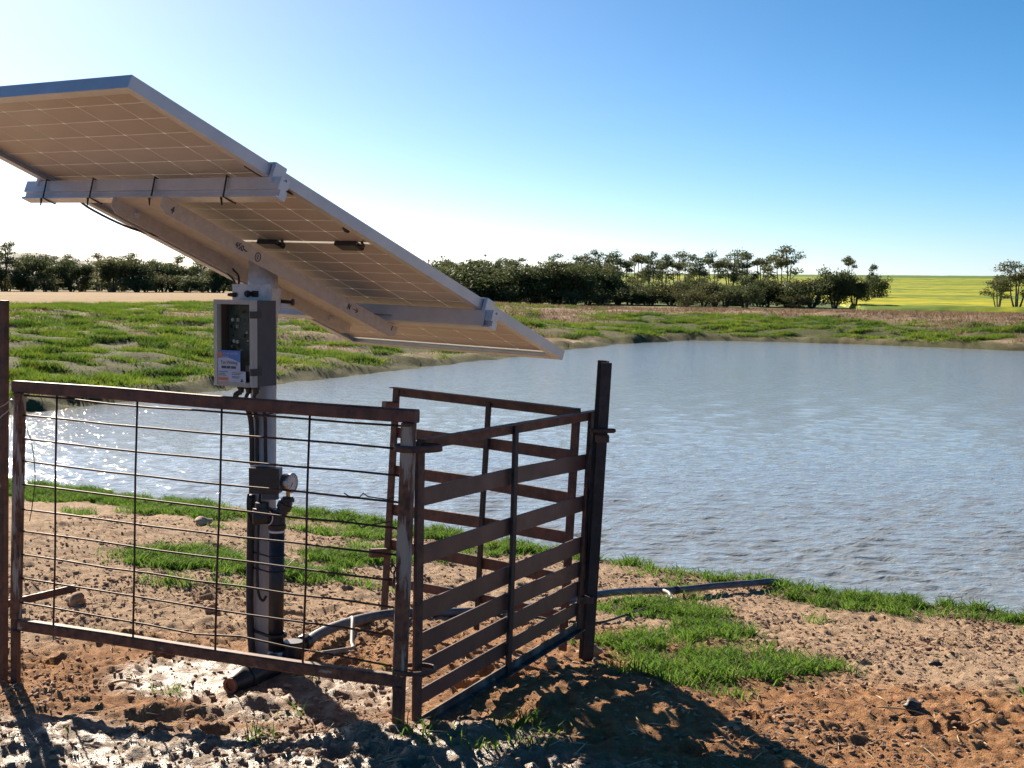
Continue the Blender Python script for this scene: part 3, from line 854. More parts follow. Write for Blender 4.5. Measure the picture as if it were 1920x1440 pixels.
CV = np.stack([xs[:, None] + k[:, None] * (X * ca[:, None] - Yy * sa[:, None]), ys[:, None] + k[:, None] * (X * sa[:, None] + Yy * ca[:, None]), zc[:, None] + k[:, None] * (jit[:, :, 2] + .15)], 2)
CF = (np.arange(len(xs)) * len(lv))[:, None, None] + lf[None]
tag(link('soil_clods', np_mesh('soil_clods', CV.reshape(-1, 3), CF.reshape(-1, 3), M['clod'], False)), 'small clods of soil and gravel scattered over the near bank', 'soil clods', kind='stuff')

def stone(x, y, r, label, mat='stone', seed=1, group=None, flat=1.0):
    v, f = lump(seed, 2)
    z = h_at(x, y, True)
    o = link('stone', mesh_data('stone', [(p[0] * r, p[1] * r, p[2] * r * flat) for p in v], [tuple(int(i) for i in t) for t in f], [M[mat]], True))
    o.location = (x, y, z + r * .25 * flat); o.rotation_euler.z = seed * 1.3
    return tag(o, label, 'stone', group)
stone(.985, 4.93, .020, 'small pale rounded stone at the right end of the green grass patch', seed=2)
stone(-1.79, 7.97, .05, 'pinkish stone beside the grass, seen through the mesh gate', seed=3, flat=.8)
stone(-1.66, 5.22, .042, 'orange clod of earth under the steel bar at the left post', 'clod', 4)
stone(.27, 4.66, .045, 'tan clod of earth lying at the foot of the dark right post', 'clod', 5)
stone(.13, 4.28, .028, 'small orange stone in the striped shade right of the slat panel', 'clod', 6)
stone(-1.12, 5.12, .03, 'brown clod left of the solar pole beyond the gate wires', 'clod', 7)
stone(-.56, 5.02, .055, 'large brown clod behind the hose, right of the solar pole', 'clod', 8)
stone(-.30, 4.62, .035, 'orange clod between hose and slat panel foot', 'clod', 9)
stone(1.18, 3.98, .028, 'dark lump of dung or soil on bare ground near the bottom right', 'dark_steel', 10)
stone(1.52, 4.86, .022, 'small dark lump on the tan soil far right', 'dark_steel', 12)
mb = MB()
nS = 900
for i in range(nS):
    y = 3.2 + 4.2 * rn.random() ** 1.3; x = rn.uniform(-.46, .46) * y
    if pond_sd(np.array([x]), np.array([y]))[0] < .2: continue
    a = rn.random() * 6.28; l = rn.uniform(.012, .05); z = h_at(x, y, True) + .004
    d = Vector((math.cos(a), math.sin(a), rn.normal(0, .12))) * l
    c = Vector((x, y, z)); w = Vector((-d.y, d.x, 0)).normalized() * .0012
    b = len(mb.V); mb.V += [c - d - w, c - d + w, c + d + w, c + d - w, c + Vector((0, 0, .003))]
    mb.F += [(b, b + 1, b + 4), (b + 1, b + 2, b + 4), (b + 2, b + 3, b + 4), (b + 3, b, b + 4)]
tag(link('straw_litter', mesh_data('straw_litter', mb.V, mb.F, [M['straw']])), 'bits of dry straw littering the bare soil', 'straw', kind='stuff')
def stick(pts, r, label, mat='straw'):
    P = [(x, y, h_at(x, y, True) + dz) for (x, y, dz) in pts]
    o = link('stick', mesh_data('stick', (mb_ := tube(MB(), catmull(P, 5), r, 6)).V, mb_.F, [M[mat]], True))
    return tag(o, label, 'stick')
stick([(-1.23, 4.20, .008), (-1.18, 4.17, .010), (-1.12, 4.15, .008)], .004, 'pale dry stick lying on the orange soil below the mesh gate')
stick([(1.08, 3.98, .006), (1.18, 3.95, .012), (1.27, 3.86, .008), (1.33, 3.83, .006)], .0025, 'long bent straw stalk on the tan soil, bottom right')
stick([(-1.33, 5.05, .01), (-1.15, 5.35, .03), (-.98, 5.6, .06), (-.93, 5.9, .10)], .0022, 'thin long dry stalk rising beyond the mesh gate wires')

# ------------------------------------------------------------------ steel yard panels round the pump
Vv = Vector
def lerp3(a, b, t): return Vector(a).lerp(Vector(b), t)
gA, gB = Vv((-1.535, 4.237, 0)), Vv((-.301, 3.677, 0))
gdir = (gB - gA).normalized(); gnor = Vv((-gdir.y, gdir.x, 0))
mg = Thing('mesh_gate', (-.92, 3.96, 0), 'rusty steel gate frame filled with wire mesh, in front of the solar pole', 'gate')
sTL, sTR = Vv((-1.503, 4.222, .915)), Vv((-.271, 3.663, .888))
mg.part('top_rail', beam(MB(), Vv((-1.522, 4.231, .912)), Vv((-.250, 3.653, .888)), .036, .028, (0, 0, 1), [Vv((-1.2, 4.083, .908)), Vv((-.86, 3.932, .8975)), Vv((-.52, 3.776, .8915))]), M['rust_red'])
mg.part('bottom_rail', beam(MB(), Vv((-1.515, 4.228, .172)), Vv((-.300, 3.677, .168)), .034, .030, (0, 0, 1), [Vv((-1.2, 4.087, .1705)), Vv((-.9, 3.952, .166)), Vv((-.6, 3.812, .1655))]), M['rust_flake'])
pL = sweep(MB(), rectp(.031, .028), [(-1.533, 4.236, .190), (-1.503, 4.222, .892)], gdir)
mg.part('stile', pL, M['flake'])
mg.part('leg', sweep(MB(), rectp(.025, .024), [(-1.541, 4.240, -.10), (-1.534, 4.2365, .188)], gdir), M['rust'])
mg.part('stile', sweep(MB(), rectp(.036, .030), [(-.296, 3.6745, .184), (-.273, 3.664, .868)], gdir), M['flake'])
mg.part('leg', sweep(MB(), rectp(.030, .028), [(-.305, 3.679, -.10), (-.2965, 3.675, .186)], gdir), M['rust'])
zl = [.886, .825, .753, .684, .611, .534, .466, .393, .319, .242]
zr = [.860, .798, .726, .654, .583, .511, .440, .367, .290, .205]
wrg = random.Random(2)
for a, b in zip(zl, zr):
    def on(z): t = (z - .17) / .73; return lerp3((-1.516, 4.228, 0), (-1.487, 4.215, 0), t)
    def on2(z): t = (z - .17) / .73; return lerp3((-.318, 3.684, 0), (-.294, 3.674, 0), t)
    p0 = on(a); p0.z = a; p1 = on2(b); p1.z = b
    pts = []
    for i in range(9):
        p = p0.lerp(p1, i / 8); p.z += -.004 * math.sin(math.pi * i / 8) + wrg.uniform(-.0025, .0025) * (0 < i < 8)
        if b < .21 and i > 4: p.z += .03 * (1 - (i - 4) / 4) * (i > 4) * .6
        pts.append(p)
    mg.part('wire', tube(MB(), pts, .0030, 6), M['wire'], smooth=True)
for t0, t1 in [((-1.365, 4.159, .895), (-1.391, 4.171, .185)), ((-1.09, 4.035, .890), (-1.114, 4.046, .183)), ((-.818, 3.912, .884), (-.844, 3.923, .182)), ((-.551, 3.791, .878), (-.574, 3.801, .182))]:
    p0, p1 = Vv(t0) - gnor * .006, Vv(t1) - gnor * .006
    mid = [p0.lerp(p1, .33) + gdir * wrg.uniform(-.003, .003), p0.lerp(p1, .66) + gdir * wrg.uniform(-.003, .003)]
    mg.part('wire', tube(MB(), [p0] + mid + [p1], .0032, 6), M['wire'], smooth=True)

for c_ in ((-1.505, 4.2065, .890), (-.276, 3.6488, .866), (-1.530, 4.2205, .152), (-.300, 3.660, .150)):
    wb = MB(); lathe(wb, [(0, .003), (.004, .006), (.018, .0065), (.030, .005), (.034, .003)], Vv(c_) - gdir * .017, gdir, 7); mg.part('weld_bead', wb, M['rust'], smooth=True)
op = Thing('steel_post', (-1.566, 4.262, 0), 'tall rusty channel steel post at the left edge of the mesh gate', 'post')
cpr = [(-.012, -.010), (.012, -.010), (.012, .010), (.008, .010), (.008, -.005), (-.008, -.005), (-.008, .010), (-.012, .010)]
op.part('post', sweep(MB(), cpr, [(-1.592, 4.262, -.25), (-1.562, 4.262, 1.172)], gdir), M['rust'])
op.part('post_top', sweep(MB(), rectp(.028, .025), [(-1.562, 4.262, 1.166), (-1.5618, 4.262, 1.174)], gdir), M['rust'])
op.part('hinge_lug', beam(MB(), (-1.575, 4.268, .226), (-1.412, 4.44, .240), .024, .010), M['rust'])

def slat_panel(name_label, base, TL, TR, BL, BR, slats, mids, lowrail, stw, th, matl, topmat):
    th_ = Thing('slat_panel', base, name_label, 'panel')
    TL, TR, BL, BR = map(Vv, (TL, TR, BL, BR)); d = (TR - TL); d.z = 0; d.normalize(); nrm = Vv((-d.y, d.x, 0))
    # angle iron top rail
    ang = [(-.030, -.003), (.003, -.003), (.003, .026), (0.0, .026), (0.0, .0), (-.030, .0)]
    th_.part('top_rail', sweep(MB(), ang, [TL - d * .012, TR + d * .015], (0, 0, 1)), topmat)
    th_.part('stile', sweep(MB(), rectp(stw, .012), [BL, TL - Vv((0, 0, .004))], d), M['rust'])
    th_.part('stile', sweep(MB(), rectp(stw, .012), [BR, TR - Vv((0, 0, .004))], d), M['rust'])
    def edge(a, b, z):
        t = (z - a.z) / (b.z - a.z); return a.lerp(b, t)
    rr_ = random.Random(len(slats))
    for (z0, z1, hh) in slats:
        p0 = edge(BL, TL, z0 - hh / 2) + nrm * .0095; p1 = edge(BR, TR, z1 - hh / 2) + nrm * .0095
        m1 = p0.lerp(p1, .5) + Vv((0, 0, rr_.uniform(.0, .006))) + nrm * rr_.uniform(-.004, .002)
        th_.part('slat', beam(MB(), p0, p1, hh, .006, (0, 0, 1), [p0.lerp(m1, .5), m1, m1.lerp(p1, .5)]), matl)
    for (b, t, w) in mids:
        th_.part('middle_bar', sweep(MB(), rectp(w, .012), [Vv(b) - nrm * .004, Vv(b).lerp(Vv(t), .5) - nrm * .007, Vv(t) - nrm * .004], d), M['dark_steel'])
    if lowrail:
        (z0, z1) = lowrail
        p0 = edge(BL, TL, z0) - nrm * .002; p1 = edge(BR, TR, z1) - nrm * .002
        lang = [(-.014, -.004), (.014, -.004), (.014, 0.0), (-.010, 0.0), (-.010, .022), (-.014, .022)]
        th_.part('bottom_rail', sweep(MB(), lang, [p0, p1], (0, 0, 1)), M['slat_galv'])
    return th_, d, nrm
sp1, d1, n1 = slat_panel('brown steel slat panel on the right, running from the mesh gate to the dark post', (-.01, 4.1, 0),
    (-.247, 3.726, .818), (.266, 4.568, .820), (-.254, 3.714, -.06), (.226, 4.503, .07),
    [(.682, .678, .050), (.522, .543, .052), (.366, .408, .054), (.279, .327, .052), (.200, .262, .050), (.122, .192, .044)],
    [((-.008, 4.119, .055), (.009, 4.146, .812), .022)], (.036, .116), .034, .012, M['slat'], M['rust_red'])
sp2, d2, n2 = slat_panel('rusty slat panel at the back, reaching from behind the gate to the dark post', (-.12, 4.82, 0),
    (-.425, 5.093, .850), (.212, 4.512, .832), (-.478, 5.140, -.08), (.176, 4.545, .02),
    [(.704, .694, .040), (.561, .552, .042), (.414, .420, .042), (.280, .278, .040), (.135, .150, .034)],
    [((-.115, 4.811, .02), (-.077, 4.776, .826), .020)], None, .030, .012, M['rust_red'], M['rust'])
lug = MB(); beam(lug, (-.425, 5.088, .782), (-.470, 5.060, .786), .034, .030); sp2.part('hinge_lug', lug, M['rust_red'])
lug = MB(); beam(lug, (-.455, 5.112, .232), (-.520, 5.078, .236), .032, .026); sp2.part('hinge_lug', lug, M['rust_red'])

rp = Thing('steel_post', (.248, 4.545, 0), 'near-black leaning star picket post at the right corner of the slat panels', 'post')
lpr = [(-.020, -.003), (-.020, .003), (.010, .003), (.010, .022), (.016, .022), (.016, -.020), (.010, -.020), (.010, -.003)]
rp.part('post', sweep(MB(), lpr, [(.238, 4.552, -.25), (.300, 4.535, .990)], (1, 0, 0)), M['dark_steel'])
rp.part('post_face', sweep(MB(), rectp(.034, .005, .001), [(.2505, 4.528, -.22), (.3085, 4.512, .984)], (1, 0, 0)), M['dark_steel'])
h1 = MB(); lathe(h1, [(0, .006), (.01, .008), (.075, .008), (.082, .005)], (.258, 4.50, .762), (1, .05, 0), 10)
rp.part('hinge_pin', h1, M['rust'], smooth=True)
rp.part('hinge_lug', obox(MB(), (.297, 4.516, .735), (1, 0, 0), (0, 1, 0), (0, 0, 1), .022, .016, .012), M['rust'])
rp.part('hinge_lug', obox(MB(), (.252, 4.513, .200), (1, 0, 0), (0, 1, 0), (0, 0, 1), .024, .014, .011), M['rust'])

def ring(name, c, ax, ay, ra, rb, rt_, hz, mat, label, cat):
    mb = MB(); n = 28; pts = []
    prof = rectp(hz, rt_)
    c = Vv(c); ax = Vv(ax).normalized(); ay = Vv(ay).normalized(); b = 0; m = len(prof)
    for i in range(n):
        t = 2 * math.pi * i / n; p = c + ax * (ra * math.cos(t)) + ay * (rb * math.sin(t))
        q = (ax * (rb * math.cos(t)) + ay * (ra * math.sin(t))).normalized()
        for (u, v) in prof: mb.V.append(p + Vv((0, 0, u)) + q * v)
    for i in range(n):
        for j in range(m): mb.F.append((i * m + j, i * m + (j + 1) % m, ((i + 1) % n) * m + (j + 1) % m, ((i + 1) % n) * m + j))
    t_ = Thing(name, (c.x, c.y, c.z), label, cat); t_.part('ring', mb, M[mat], smooth=True); return t_
ring('latch_ring', (-.250, 3.690, .800), (1, .05, 0), (0, 1, 0), .062, .046, .007, .018, 'rust', 'oblong steel latch ring holding gate and slat panel together near the top', 'latch')
ring('latch_ring', (-.258, 3.690, .195), (1, .05, 0), (0, 1, 0), .058, .046, .006, .012, 'rust', 'rusty latch ring holding gate and slat panel together near the ground', 'latch')
ch = Thing('chain', (-.312, 3.66, .43), 'short rusty chain hanging on the gate stile', 'chain')
for i in range(5):
    mb = MB(); c = Vv((-.316 + .003 * i, 3.652, .495 - .017 * i)); pts = []
    for k in range(13):
        t = 2 * math.pi * k / 12; u = .006 * math.cos(t); v = .011 * math.sin(t)
        pts.append(c + (Vv((u, 0, v)) if i % 2 else Vv((0, u, v))))
    tube(mb, pts, .0022, 6); ch.part('link', mb, M['rust'], smooth=True)
wr1 = Thing('wire_offcut', (-.36, 3.69, .65), 'bent loose wire end twisted on the gate mesh by the right stile', 'wire')
wr1.part('strand', tube(MB(), [(-.455, 3.742, .668), (-.44, 3.735, .660), (-.41, 3.72, .660), (-.40, 3.715, .672), (-.385, 3.705, .664), (-.33, 3.685, .660), (-.312, 3.676, .668)], .0017, 5), M['wire'], smooth=True)
wr1.part('strand', tube(MB(), [(-.46, 3.745, .583), (-.435, 3.73, .597), (-.425, 3.725, .598), (-.405, 3.715, .578), (-.37, 3.70, .590), (-.325, 3.683, .600)], .0017, 5), M['wire'], smooth=True)
wr2 = Thing('tie_wire', (-1.56, 4.23, .80), 'loop of thin tie wire round the left post and gate stile', 'wire')
tp = [(-1.585, 4.236, .95), (-1.592, 4.238, .90), (-1.580, 4.236, .85), (-1.555, 4.231, .855), (-1.53, 4.222, .872), (-1.52, 4.222, .86), (-1.545, 4.23, .835), (-1.578, 4.236, .80), (-1.588, 4.238, .70), (-1.574, 4.236, .60)]
wr2.part('strand', tube(MB(), catmull(tp, 4), .0016, 5), M['chrome'], smooth=True)
wr3 = Thing('tie_wire', (-1.49, 4.215, .6), 'thin curved wire hanging on the mesh beside the left stile', 'wire')
wr3.part('strand', tube(MB(), catmull([(-1.488, 4.212, .80), (-1.462, 4.20, .74), (-1.452, 4.196, .64), (-1.462, 4.20, .56), (-1.475, 4.206, .50)], 4), .0014, 5), M['wire'], smooth=True)

# ------------------------------------------------------------------ pole with rails that carry the solar panel
EX = Vv((.80681658, -.59034331, -.02327637)); EY = Vv((.5439386, .7576197, -.36075364)); EN = Vv((.23060313, .2784011, .93237065))
PO = Vv((-1.79251201, 4.08100541, 1.74014485))
def PW(u, v, z): return PO + EX * u + EY * v + EN * z
PX, PY = -.812, 4.527
pm = Thing('mounting_pole', (PX, PY, 0), 'galvanised steel pole with cross rails that carries the solar panel', 'pole')
pm.part('pole', tube(MB(), [(PX - .012, PY, -.3), (PX - .008, PY, .3), (PX, PY, 1.26)], .0435, 28), M['galv_pole'], smooth=True)
pm.part('pole_sleeve', lathe(MB(), [(0, .0475), (.20, .0475)], (PX - .001, PY, 1.105), (0, 0, 1), 28), M['galv'], smooth=True)
chn = MB()
U0, U1, zt, zb_ = .405, .635, -.0615, -.108
cp = [(U0, zt), (U1, zt), (U1, zb_), (U1 - .004, zb_), (U1 - .004, zt - .004), (U0 + .004, zt - .004), (U0 + .004, zb_), (U0, zb_)]
b = 0
for v_, cut in ((.505, 1), (.53, 0), (1.60, 0), (1.632, 1)):
    for (u, z) in cp: chn.V.append(PW(u, v_, z + (.014 if cut and z < -.1 else 0)))
for i in range(3):
    for j in range(8): chn.F.append((i * 8 + j, i * 8 + (j + 1) % 8, (i + 1) * 8 + (j + 1) % 8, (i + 1) * 8 + j))
chn.F += [tuple(reversed(range(8))), tuple(range(24, 32))]
cb = pm.part('channel_bracket', chn, M['galv_plate'])
for (u, v) in ((.404, .60), (.404, 1.52)):
    pm.part('bolt', lathe(MB(), [(0, .011), (.006, .011), (.007, .006), (.014, .006)], PW(u + .006, v, -.080), EX, 6), M['galv'], cb)
# marker writing on the channel side
def strokes(lines, u, v0, z0, sz, name='marker_writing'):
    mb = MB()
    for ln in lines:
        pts = [PW(u, v0 + p[0] * sz, z0 + p[1] * sz) for p in ln]
        for a, b_ in zip(pts[:-1], pts[1:]):
            sweep(mb, rectp(.0024, .0012, .0002), [a, b_], EX.cross(b_ - a))
    return pm.part(name, mb, M['ink'], cb)
US = .6362
strokes([[(.35, 1), (0, .35), (.55, .4)], [(.4, .75), (.3, -.05)]], US, .545, -.096, .020)
strokes([[(.3, 1), (0, .4), (.5, .4)], [(.4, .7), (.35, 0)], [(1.1, 1), (.75, 1), (.7, .55), (1.0, .5), (1.0, .1), (.7, 0)], [(1.5, .9), (1.25, .5), (1.4, 0), (1.7, .1), (1.75, .7), (1.5, .9)], [(1.95, .3), (2.1, .5), (2.3, .2), (2.5, .4), (2.7, .3)]], US, .815, -.094, .019)
circ_ = [(.5 + .62 * math.cos(t * math.pi / 7), .5 + .72 * math.sin(t * math.pi / 7)) for t in range(15)]
strokes([circ_, [(.5, .85), (.5, .15)]], US, .905, -.096, .019)
strokes([[(0, 0), (.1, 1), (.5, .1), (.65, 1)], [(1.3, .5), (2.6, .5)], [(2.1, .95), (2.6, .5), (2.1, .1)]], US, 1.36, -.094, .020)
strokes([[(0, 0), (.15, 1)]], US, 1.60, -.085, .018)
# rails
rail_prof = [(-.030, -.018), (-.030, .018), (-.024, .018), (-.024, .008), (-.006, .008), (-.006, .018), (.030, .018), (.030, .006), (.022, .006), (.022, -.006), (.030, -.006), (.030, -.018), (.004, -.018), (.004, -.012), (-.002, -.012), (-.002, -.018)]
def rail(v, u0, u1):
    return pm.part('rail', sweep(MB(), rail_prof, [PW(u0, v, -.031), PW(u1, v, -.031)], EN), M['alu'])
r1 = rail(.535, -.075, 1.085); r2 = rail(1.585, -.045, 1.088)
pm.part('rail_splice', obox(MB(), PW(.86, 1.562, -.034), EX, EY, EN, .20, .004, .026), M['alu'], r2)
for u in (.035, .27, .56, .87):
    mb = MB(); q = [(-.001, -.0625), (-.024, -.0625), (-.024, .002), (.024, .002), (.024, -.0625), (-.001, -.0625)]
    pts = [PW(u + .012 * (p[1] < 0), .535 + p[0], p[1]) for p in q]
    tube(mb, pts, .0028, 6); lathe(mb, [(0, .004), (.045, .0022)], PW(u, .515, -.064), (EY * -.3 + EX * .6 - EN * .55), 6)
    pm.part('cable_tie', mb, M['tie'], r1)
for v in (.533, 1.583):
    for (u, sg) in ((1.0405, 1), (-.0025, -1)):
        mb = MB(); obox(mb, PW(u + sg * .008, v, .010), EX, EY, EN, .007, .022, .030); obox(mb, PW(u - sg * .004, v, .0386), EX, EY, EN, .012, .022, .002)
        pm.part('panel_clamp', mb, M['alu'])
# pole bolts
bn = Vv((-.56, -.83, 0)).normalized(); bs = Vv((.83, -.56, 0)).normalized(); UZ = Vv((0, 0, 1))
pm.part('set_bolt', lathe(MB(), [(0, .012), (.012, .012), (.013, .006), (.05, .006), (.051, .011), (.058, .011)], (PX + .044, PY - .008, 1.175), (1, -.15, -.06), 8), M['dark_steel'])

# ------------------------------------------------------------------ the solar panel itself
pw_, pl_, pt = 1.038, 2.094, .035
pan = bpy.data.objects.new('solar_panel', None); col.objects.link(pan)
pan.matrix_world = Matrix(((EX.x, EY.x, EN.x, PO.x), (EX.y, EY.y, EN.y, PO.y), (EX.z, EY.z, EN.z, PO.z), (0, 0, 0, 1)))
tag(pan, 'large tilted solar panel seen from below, with aluminium frame and cell grid', 'solar panel')
def lpart(name, mb, mat, parent=pan, smooth=False):
    return link(name, mesh_data(name, mb.V, mb.F, [mat], smooth), parent)
fl = .030; wt = .0022
fprof = [(0, 0), (fl, 0), (fl, wt), (wt, wt), (wt, pt - .009), (.009, pt - .009), (.009, pt), (0, pt)]  # inward, up
def fbar(p0, p1, inward, length, miter=True):
    mb = MB(); d = (p1 - p0).normalized()
    for e, p in ((0, p0), (1, p1)):
        for (a, z) in fprof:
            mb.V.append(p + inward * a + Vv((0, 0, z)) + d * (a if e == 0 else -a))
    for j in range(8): mb.F.append((j, (j + 1) % 8, 8 + (j + 1) % 8, 8 + j))
    mb.F += [tuple(reversed(range(8))), tuple(range(8, 16))]
    return lpart('frame_bar', mb, M['alu_frame'])
c00, c10, c11, c01 = Vv((0, 0, 0)), Vv((pw_, 0, 0)), Vv((pw_, pl_, 0)), Vv((0, pl_, 0))
fbar(c00, c10, Vv((0, 1, 0)), pw_); fbar(c10, c11, Vv((-1, 0, 0)), pl_); fbar(c11, c01, Vv((0, -1, 0)), pw_); fbar(c01, c00, Vv((1, 0, 0)), pl_)
mb = MB(); obox(mb, (pw_ / 2, pl_ / 2, .0235), Vv((1, 0, 0)), Vv((0, 1, 0)), Vv((0, 0, 1)), pw_ / 2 - .003, pl_ / 2 - .003, .0022, .02)
lpart('back_sheet', mb, M['sheet'])
cw, chh = .1625, .0812
mb = MB(); obox(mb, (0, 0, 0), Vv((1, 0, 0)), Vv((0, 1, 0)), Vv((0, 0, 1)), cw / 2, chh / 2, .0027, .02)
# clip corners a little like a real wafer: chamfer in plan
def cellmesh():
    V_, F_ = [], []; k = .003; a, b_ = cw / 2, chh / 2
    pl = [(-a + k, -b_), (a - k, -b_), (a, -b_ + k), (a, b_ - k), (a - k, b_), (-a + k, b_), (-a, b_ - k), (-a, -b_ + k)]
    for z in (-.0028, .0028):
        for p in pl: V_.append((*p, z))
    for j in range(8): F_.append((j, (j + 1) % 8, 8 + (j + 1) % 8, 8 + j))
    F_ += [tuple(reversed(range(8))), tuple(range(8, 16))]
    return mesh_data('cell', V_, F_, [M['cell']])
cm = cellmesh()
pu = .1660; pv = .0843; u0 = pw_ / 2 - 2.5 * pu
for half in (0, 1):
    v0 = pl_ / 2 + (.007 + pv / 2) * (1 if half else -1)
    for i in range(12):
        for j in range(6):
            c = link('cell', cm, pan); c.location = (u0 + j * pu, v0 + i * pv * (1 if half else -1), .0235)
for u in (.175, .524, .872):
    mb = MB(); obox(mb, (u, pl_ / 2 + .004, .0135), Vv((1, 0, 0)), Vv((0, 1, 0)), Vv((0, 0, 1)), .046, .021, .0090, .5)
    jb_ = lpart('junction_box', mb, M['black'])
    mb = MB(); tube(mb, [(u + .045, pl_ / 2, .013), (u + .066, pl_ / 2, .010), (u + .078, pl_ / 2 - .012, .006), (u + .082, pl_ / 2 - .03, .012)], .0045, 7)
    lpart('lead', mb, M['rubber'], jb_, True)
mb = MB(); lathe(mb, [(0, .010), (.012, .010), (.022, .005)], (.965, .92, .020), (.6, .1, -.5), 8); lpart('plug', mb, M['black'])
mb = MB(); tube(mb, catmull([(.10, 1.02, .012), (.03, .98, .008), (.012, .86, -.008), (.012, .70, -.010), (.06, .60, -.006)], 5), .004, 7); lpart('lead', mb, M['rubber'], None or pan, True)
mb = MB(); tube(mb, catmull([(.98, .47, .012), (1.02, .60, -.004), (1.0, .66, .010)], 5), .004, 7); lpart('lead', mb, M['rubber'], pan, True)
bpy.context.view_layer.update()

# ------------------------------------------------------------------ control box on the pole
FR = Vv((-.812, 4.330, 0)); bw, bd = .170, .106
bk = -bn   # pointing to the back
def BX(a, dpt, z): return FR - bs * a + bk * dpt + UZ * z    # a from right edge to the left, depth from the front
cbx = Thing('control_box', BX(bw / 2, bd / 2, .905), 'charcoal pump control box with clear lid and sticker on the pole', 'control box')
z0, z1 = .908, 1.178
def bbox(a0, a1, d0, d1, za, zb2, ch=.1):
    return obox(MB(), BX((a0 + a1) / 2, (d0 + d1) / 2, (za + zb2) / 2), bs, UZ, bk, (a1 - a0) / 2, (zb2 - za) / 2, (d1 - d0) / 2, ch)
cs_ = MB()
w_ = .006
for args in [(0, w_), (bw - w_, bw)]:
    cs_.add(*(lambda m_: (m_.V, m_.F))(bbox(args[0], args[1], .022, bd, z0, z1, .3)))
for (za, zb2) in ((z0, z0 + w_), (z1 - w_, z1)):
    cs_.add(*(lambda m_: (m_.V, m_.F))(bbox(w_ + .0005, bw - w_ - .0005, .022, bd, za + .0005, zb2 - .0005, .1)))
cs_.add(*(lambda m_: (m_.V, m_.F))(bbox(w_ + .0005, bw - w_ - .0005, bd - .006, bd - .0005, z0 + w_, z1 - w_, .1)))
cbx.part('case', cs_, M['case'])
lid = MB()
for (a0, a1, za, zb2) in ((-.002, .014, z0 - .002, z1 + .002), (bw - .014, bw + .002, z0 - .002, z1 + .002), (.0145, bw - .0145, z0 - .002, z0 + .012), (.0145, bw - .0145, z1 - .012, z1 + .002)):
    lid.add(*(lambda m_: (m_.V, m_.F))(bbox(a0, a1, -.001, .0215, za, zb2, .3)))
lidp = cbx.part('lid', lid, M['lid'])
cbx.part('window_pane', bbox(.0147, bw - .0147, .000, .003, z0 + .0125, z1 - .0125, .05), M['clear'], lidp)
brd = cbx.part('circuit_board', bbox(.016, bw - .016, .050, .054, z0 + .016, z1 - .016, .05), M['pcb'])
rgc = random.Random(9)
for i in range(26):
    a = rgc.uniform(.022, bw - .03); z = rgc.uniform(z0 + .10, z1 - .03); s1_, s2_ = rgc.uniform(.003, .010), rgc.uniform(.003, .012)
    cbx.part('component', bbox(a, a + s1_, .040, .0497, z, z + s2_, .1), M[rgc.choice(['black', 'black', 'case', 'white', 'chrome'])], brd)
for (a, z) in ((bw - .054, z1 - .13), (bw - .070, z1 - .132), (bw - .048, z1 - .062)):
    lathe_m = lathe(MB(), [(0, .0055), (.004, .0055)], BX(a, .0375, z), bn, 14); cbx.part('button', lathe_m, M['white'], brd)
for i in range(3):
    cbx.part('terminal', bbox(.024 + i * .014, .034 + i * .014, .030, .0495, z0 + .045, z0 + .064, .15), M['white'] if i < 2 else M['galv'], brd)
for z in (z0 + .035, z1 - .055):
    cbx.part('latch', bbox(-.006, .010, -.003, .036, z, z + .022, .2), M['black'])
for i, a in enumerate((.030, .062, .096)):
    cbx.part('cable_gland', lathe(MB(), [(0, .012), (-.010, .0135), (-.012, .010), (-.024, .009)], BX(a, .045, z0 - .001), UZ, 10), M['black'])
# mounting plate above the box
cbx.part('mounting_plate', obox(MB(), Vv((PX, PY, 1.187)) + bn * .0500 - bs * .004, bs, UZ, bk, .086, .042, .0016, .1), M['galv'])
cbx.part('plate_flange', obox(MB(), Vv((PX, PY, 1.180)) + bn * .028 + bs * .0815, bk, UZ, bs, .0200, .036, .0016, .1), M['galv'])
bo = MB(); lathe(bo, [(0, .007), (.010, .011), (.018, .0115), (.019, .008), (.024, .0075)], Vv((PX, PY, 1.198)) + bn * .0516 - bs * .006, bn, 8); cbx.part('bolt', bo, M['dark_steel'])
sl = MB(); obox(sl, Vv((PX, PY, 1.198)) + bn * .0525 + bs * .014, bs, UZ, bn, .014, .010, .0008, .6); cbx.part('slot', sl, M['dark_steel'])
bo = MB(); lathe(bo, [(0, .007), (.010, .008), (.03, .004)], Vv((PX, PY, 1.194)) + bn * .0516 - bs * .070, -bs * .8 + bn * .4, 8); cbx.part('bolt', bo, M['dark_steel'])
# sticker on the lid window
st = cbx.part('sticker', bbox(bw - .118, bw - .020, -.0015, -.0004, z0 + .012, z0 + .112, .01), M['blue_print'])
cbx.part('sticker_lower', bbox(bw - .142, bw - .020, -.0024, -.0016, z0 + .012, z0 + .047, .01), M['white_print'], st)
arc = MB(); n_ = 14; vv = []
for i in range(n_ + 1):
    t = i / n_; a = bw - .020 - t * .098; z = z0 + .082 + .010 * math.sin(math.pi * min(1, .15 + t * .85)) - .008 * t
    vv.append((a, z))
for (a, z) in vv: arc.V.append(BX(a, -.0020, z))
for (a, z) in vv: arc.V.append(BX(a, -.0020, z0 + .0472))
for i in range(n_): arc.F.append((i, n_ + 1 + i, n_ + 2 + i, i + 1))
cbx.part('sticker_white', arc, M['white_print'], st)
cbx.part('sticker_emblem', lathe(MB(), [(0, .009), (.0006, .009)], BX(bw - .030, -.0016, z0 + .098), bn, 14), M['orange_print'], st)
cbx.part('sticker_bar', bbox(bw - .066, bw - .022, -.0029, -.0025, z0 + .016, z0 + .026, .01), M['orange_print'], st)
inkm = MB()
